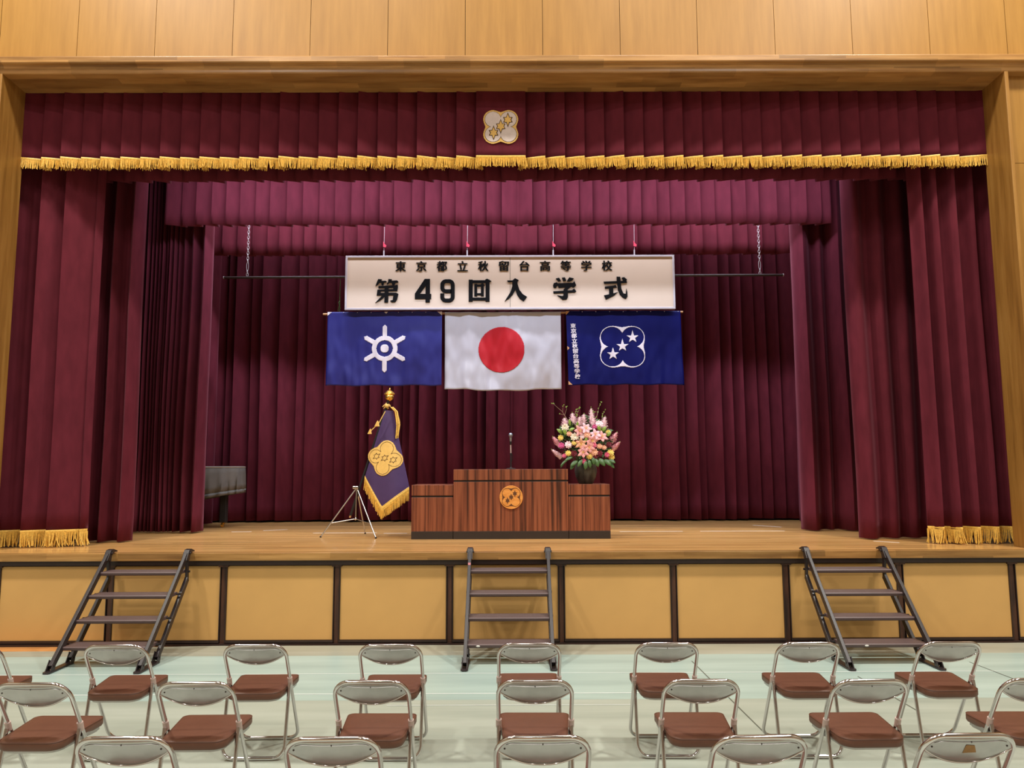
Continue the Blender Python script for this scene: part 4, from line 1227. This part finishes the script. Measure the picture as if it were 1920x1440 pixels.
# ------------------------------------------------------------------ folding chairs
def make_chair():
    t = thing('folding_chair', '', 'chair', (0, 0, 0), 'rows of folding chairs on the hall floor')
    HW, R = 0.2025, 0.0115
    zt, yt = 0.735, -0.04
    def fy_(z): return yt+(zt-z)*0.43/0.725
    # back frame: inverted U with round shoulders, dropping to the joint
    pts = []
    zj = 0.47
    pts.append((-HW, fy_(zj), zj)); pts.append((-HW*1.0, fy_(0.60), 0.60))
    rad = 0.085
    for k in range(9):
        a = pi-k*pi/2/8
        x = -HW+rad+rad*cos(a); z = zt-rad+rad*sin(a); pts.append((x, fy_(z), z))
    for k in range(9):
        a = pi/2-k*pi/2/8
        x = HW-rad+rad*cos(a); z = zt-rad+rad*sin(a); pts.append((x, fy_(z), z))
    pts.append((HW, fy_(0.60), 0.60)); pts.append((HW, fy_(zj), zj))
    b = MB(); b.tube(pts, R, 12); b.build('back_frame', M['chrome'], t, smooth=True, angle=60)
    # backrest plate: crescent filling the shoulder of the frame, slightly dished
    def top_z(x):
        d = abs(x)-(HW-rad)
        return zt-0.004 if d <= 0 else zt-rad+sqrt(max(0, rad*rad-d*d))-0.004
    zc, zb_ = 0.672, 0.600
    rows = [[], [], [], [], [], [], []]
    n = 36
    lowl = []
    for i in range(n+1):
        u = -1+2*i/n
        x = u*(HW-0.006)
        lo = zc-(zc-zb_)*(1-abs(u)**2.1)
        hi = max(top_z(x), lo+0.004)
        bow = 0.012*(1-u*u)
        for j in range(7):
            q = j/6
            z = lo+(hi-lo)*q
            rows[j].append((x, fy_(z)-0.004-bow*sin(pi*min(1, max(0, (zt-z)/0.14))*0.8), z))
        lowl.append(rows[0][-1])
    b = MB(); b.grid(rows); bp = b.build('backrest', M['brushed'], t, smooth=True, angle=60, solid=0.002)
    b = MB(); b.tube(lowl, 0.0045, 8); b.build('rim', M['chrome'], bp, smooth=True, angle=60)
    # pressed bead following the plate edge
    bead = []
    for i in range(3, n-2):
        x, y, z = rows[5][i]; bead.append((x*0.965, y-0.001, z-0.004))
    b = MB(); b.tube(bead, 0.0022, 6); b.build('bead', M['brushed'], bp, smooth=True)
    for (x, z) in ((0.0, 0.706), (-0.165, 0.684), (0.165, 0.684)):
        bow = 0.012*(1-(x/0.2)**2)
        y = fy_(z)-0.006-bow*sin(pi*min(1, (zt-z)/0.14)*0.8)
        b = MB(); b.ball((x, y, z), 0.0045, 8, 6, sq=(1, 0.6, 1))
        b.build('rivet', M['dark_frame'], bp, smooth=True)
    # seat
    def seat_outline(g, yo=0.0):
        yr, yf = -0.045+yo, 0.375-yo
        wr, wf = 0.178-g, 0.203-g
        o_ = []
        rr, rf = 0.07, 0.035
        o_ += arc(wf-rf, yf-g-rf, rf, 0, pi/2, 6)
        o_ += arc(-wf+rf, yf-g-rf, rf, pi/2, pi, 6)
        o_ += arc(-wr+rr, yr+g+rr, rr, pi, 3*pi/2, 8)
        o_ += arc(wr-rr, yr+g+rr, rr, 3*pi/2, 2*pi, 8)
        return o_
    levels = [(0.016, 0.386), (0.004, 0.391), (0.0, 0.400), (0.0, 0.424), (0.003, 0.432), (0.012, 0.438)]
    v = []; f = []
    m_ = len(seat_outline(0))
    for g, z in levels:
        for (x, y) in seat_outline(g): v.append((x, y, z+0.012*(y/0.4)))
    for j in range(len(levels)-1):
        for k in range(m_): f.append((j*m_+k, j*m_+(k+1) % m_, (j+1)*m_+(k+1) % m_, (j+1)*m_+k))
    base = v[-m_:]
    for q, dz in ((0.85, 0.003), (0.6, 0.006), (0.3, 0.0075)):
        for (x, y, z) in base: v.append((x*q, 0.165+(y-0.165)*q, z*q+0.4435*(1-q)+dz))
    for j in range(len(levels)-1, len(levels)+2):
        for k in range(m_): f.append((j*m_+k, j*m_+(k+1) % m_, (j+1)*m_+(k+1) % m_, (j+1)*m_+k))
    f += [tuple(range(m_-1, -1, -1)), tuple(range((len(levels)+2)*m_, (len(levels)+3)*m_))]
    b = MB(); b.add(v, f); se = b.build('seat', M['seat_vinyl'], t, smooth=True, angle=50)
    ring = [(x, y, 0.4325+0.012*(y/0.4)) for x, y in seat_outline(0.0015)]; ring.append(ring[0])
    b = MB(); b.tube(ring, 0.0026, 6, cap=False); b.build('piping', M['seat_vinyl'], se, smooth=True)
    b = MB(); b.prism(seat_outline(0.02), 'z', 0.374, 0.387); b.build('seat_pan', M['brushed'], t)
    for s in (-1, 1):
        x = s*HW
        # collars
        b = MB(); b.tube([(x, fy_(0.49)-0.004, 0.495), (x, fy_(0.45)-0.010, 0.45)], 0.0165, 12); b.build('collar', M['collar'], t, smooth=True)
        # front leg continues the back frame to the floor and turns into the front bar
        pts = [(x, fy_(0.47), 0.47), (x, fy_(0.25), 0.25), (x, fy_(0.085), 0.085)]
        rr = 0.07
        for k in range(1, 8):
            a = k*pi/2/7
            z = 0.012+rr-rr*sin(a); xx = s*(HW-rr+rr*cos(a)); pts.append((xx, fy_(z), z))
        b = MB(); b.tube(pts, R, 10); b.build('leg', M['chrome'], t, smooth=True, angle=60)
        def ry(z): return 0.0+0.098*(z-0.012)/0.45
        pts = [(x, ry(0.462), 0.462), (x, ry(0.25), 0.25), (x, ry(0.085), 0.085)]
        for k in range(1, 8):
            a = k*pi/2/7
            z = 0.012+rr-rr*sin(a); xx = s*(HW-rr+rr*cos(a)); pts.append((xx, ry(z), z))
        b = MB(); b.tube(pts, R, 10); b.build('leg', M['chrome'], t, smooth=True, angle=60)
        b = MB(); b.bar((s*0.19, fy_(0.40), 0.40), (s*0.19, 0.33, 0.395), 0.006, 0.022); b.bar((s*0.194, ry(0.40), 0.41), (s*0.194, 0.16, 0.395), 0.005, 0.02); b.build('seat_link', M['brushed'], t)
    b = MB(); b.tube([(-HW+0.068, fy_(0.012), 0.012), (HW-0.068, fy_(0.012), 0.012)], R, 10); b.build('floor_bar', M['chrome'], t, smooth=True)
    b = MB(); b.tube([(-HW+0.068, 0, 0.012), (HW-0.068, 0, 0.012)], R, 10); b.build('floor_bar', M['chrome'], t, smooth=True)
    return t

ch = make_chair()
ordw = ['first', 'second', 'third', 'fourth', 'fifth', 'sixth', 'seventh', 'eighth']
rowsC = [
  (5.24, [-3.565, -2.61, -1.69, -0.795, 0.12, 1.03, 1.96, 2.90], 'row nearest the stage'),
  (4.36, [-2.60, -1.72, -0.765, 0.13, 1.04, 1.955, 2.875], 'middle row'),
  (3.49, [-1.685, -0.775, 0.135, 1.075, 1.985], 'row nearest the camera'),
]
random.seed(5)
first = True
for (y, xs, rn) in rowsC:
    for i, x in enumerate(xs):
        o = ch if first else copy_tree(ch)
        first = False
        o.location = (x, y+random.uniform(-0.012, 0.012), 0.009)
        o.rotation_euler = (0, 0, random.uniform(-0.02, 0.02))
        o['label'] = 'chrome folding chair with brown seat, %s from left in the %s' % (ordw[i], rn)
        if rn == 'row nearest the camera' and i == 4:
            o['label'] = 'chrome folding chair with old brown tape on its backrest, nearest row'
            bp = [c for c in o.children if c.name.startswith('backrest')][0]
            pts = [(-0.028, 0.652), (0.032, 0.655), (0.018, 0.690), (-0.018, 0.693), (-0.022, 0.687)]
            b = MB()
            yb2 = lambda x_, z: -0.04+(0.735-z)*0.43/0.725-0.0065-0.012*(1-(x_/0.2)**2)*sin(pi*min(1, (0.735-z)/0.14)*0.8)
            b.add([(px_, yb2(px_, pz), pz) for px_, pz in pts], [(0, 1, 2, 3, 4)])
            me = b.build('tape_patch', M['tape_brown']); me.parent = bp
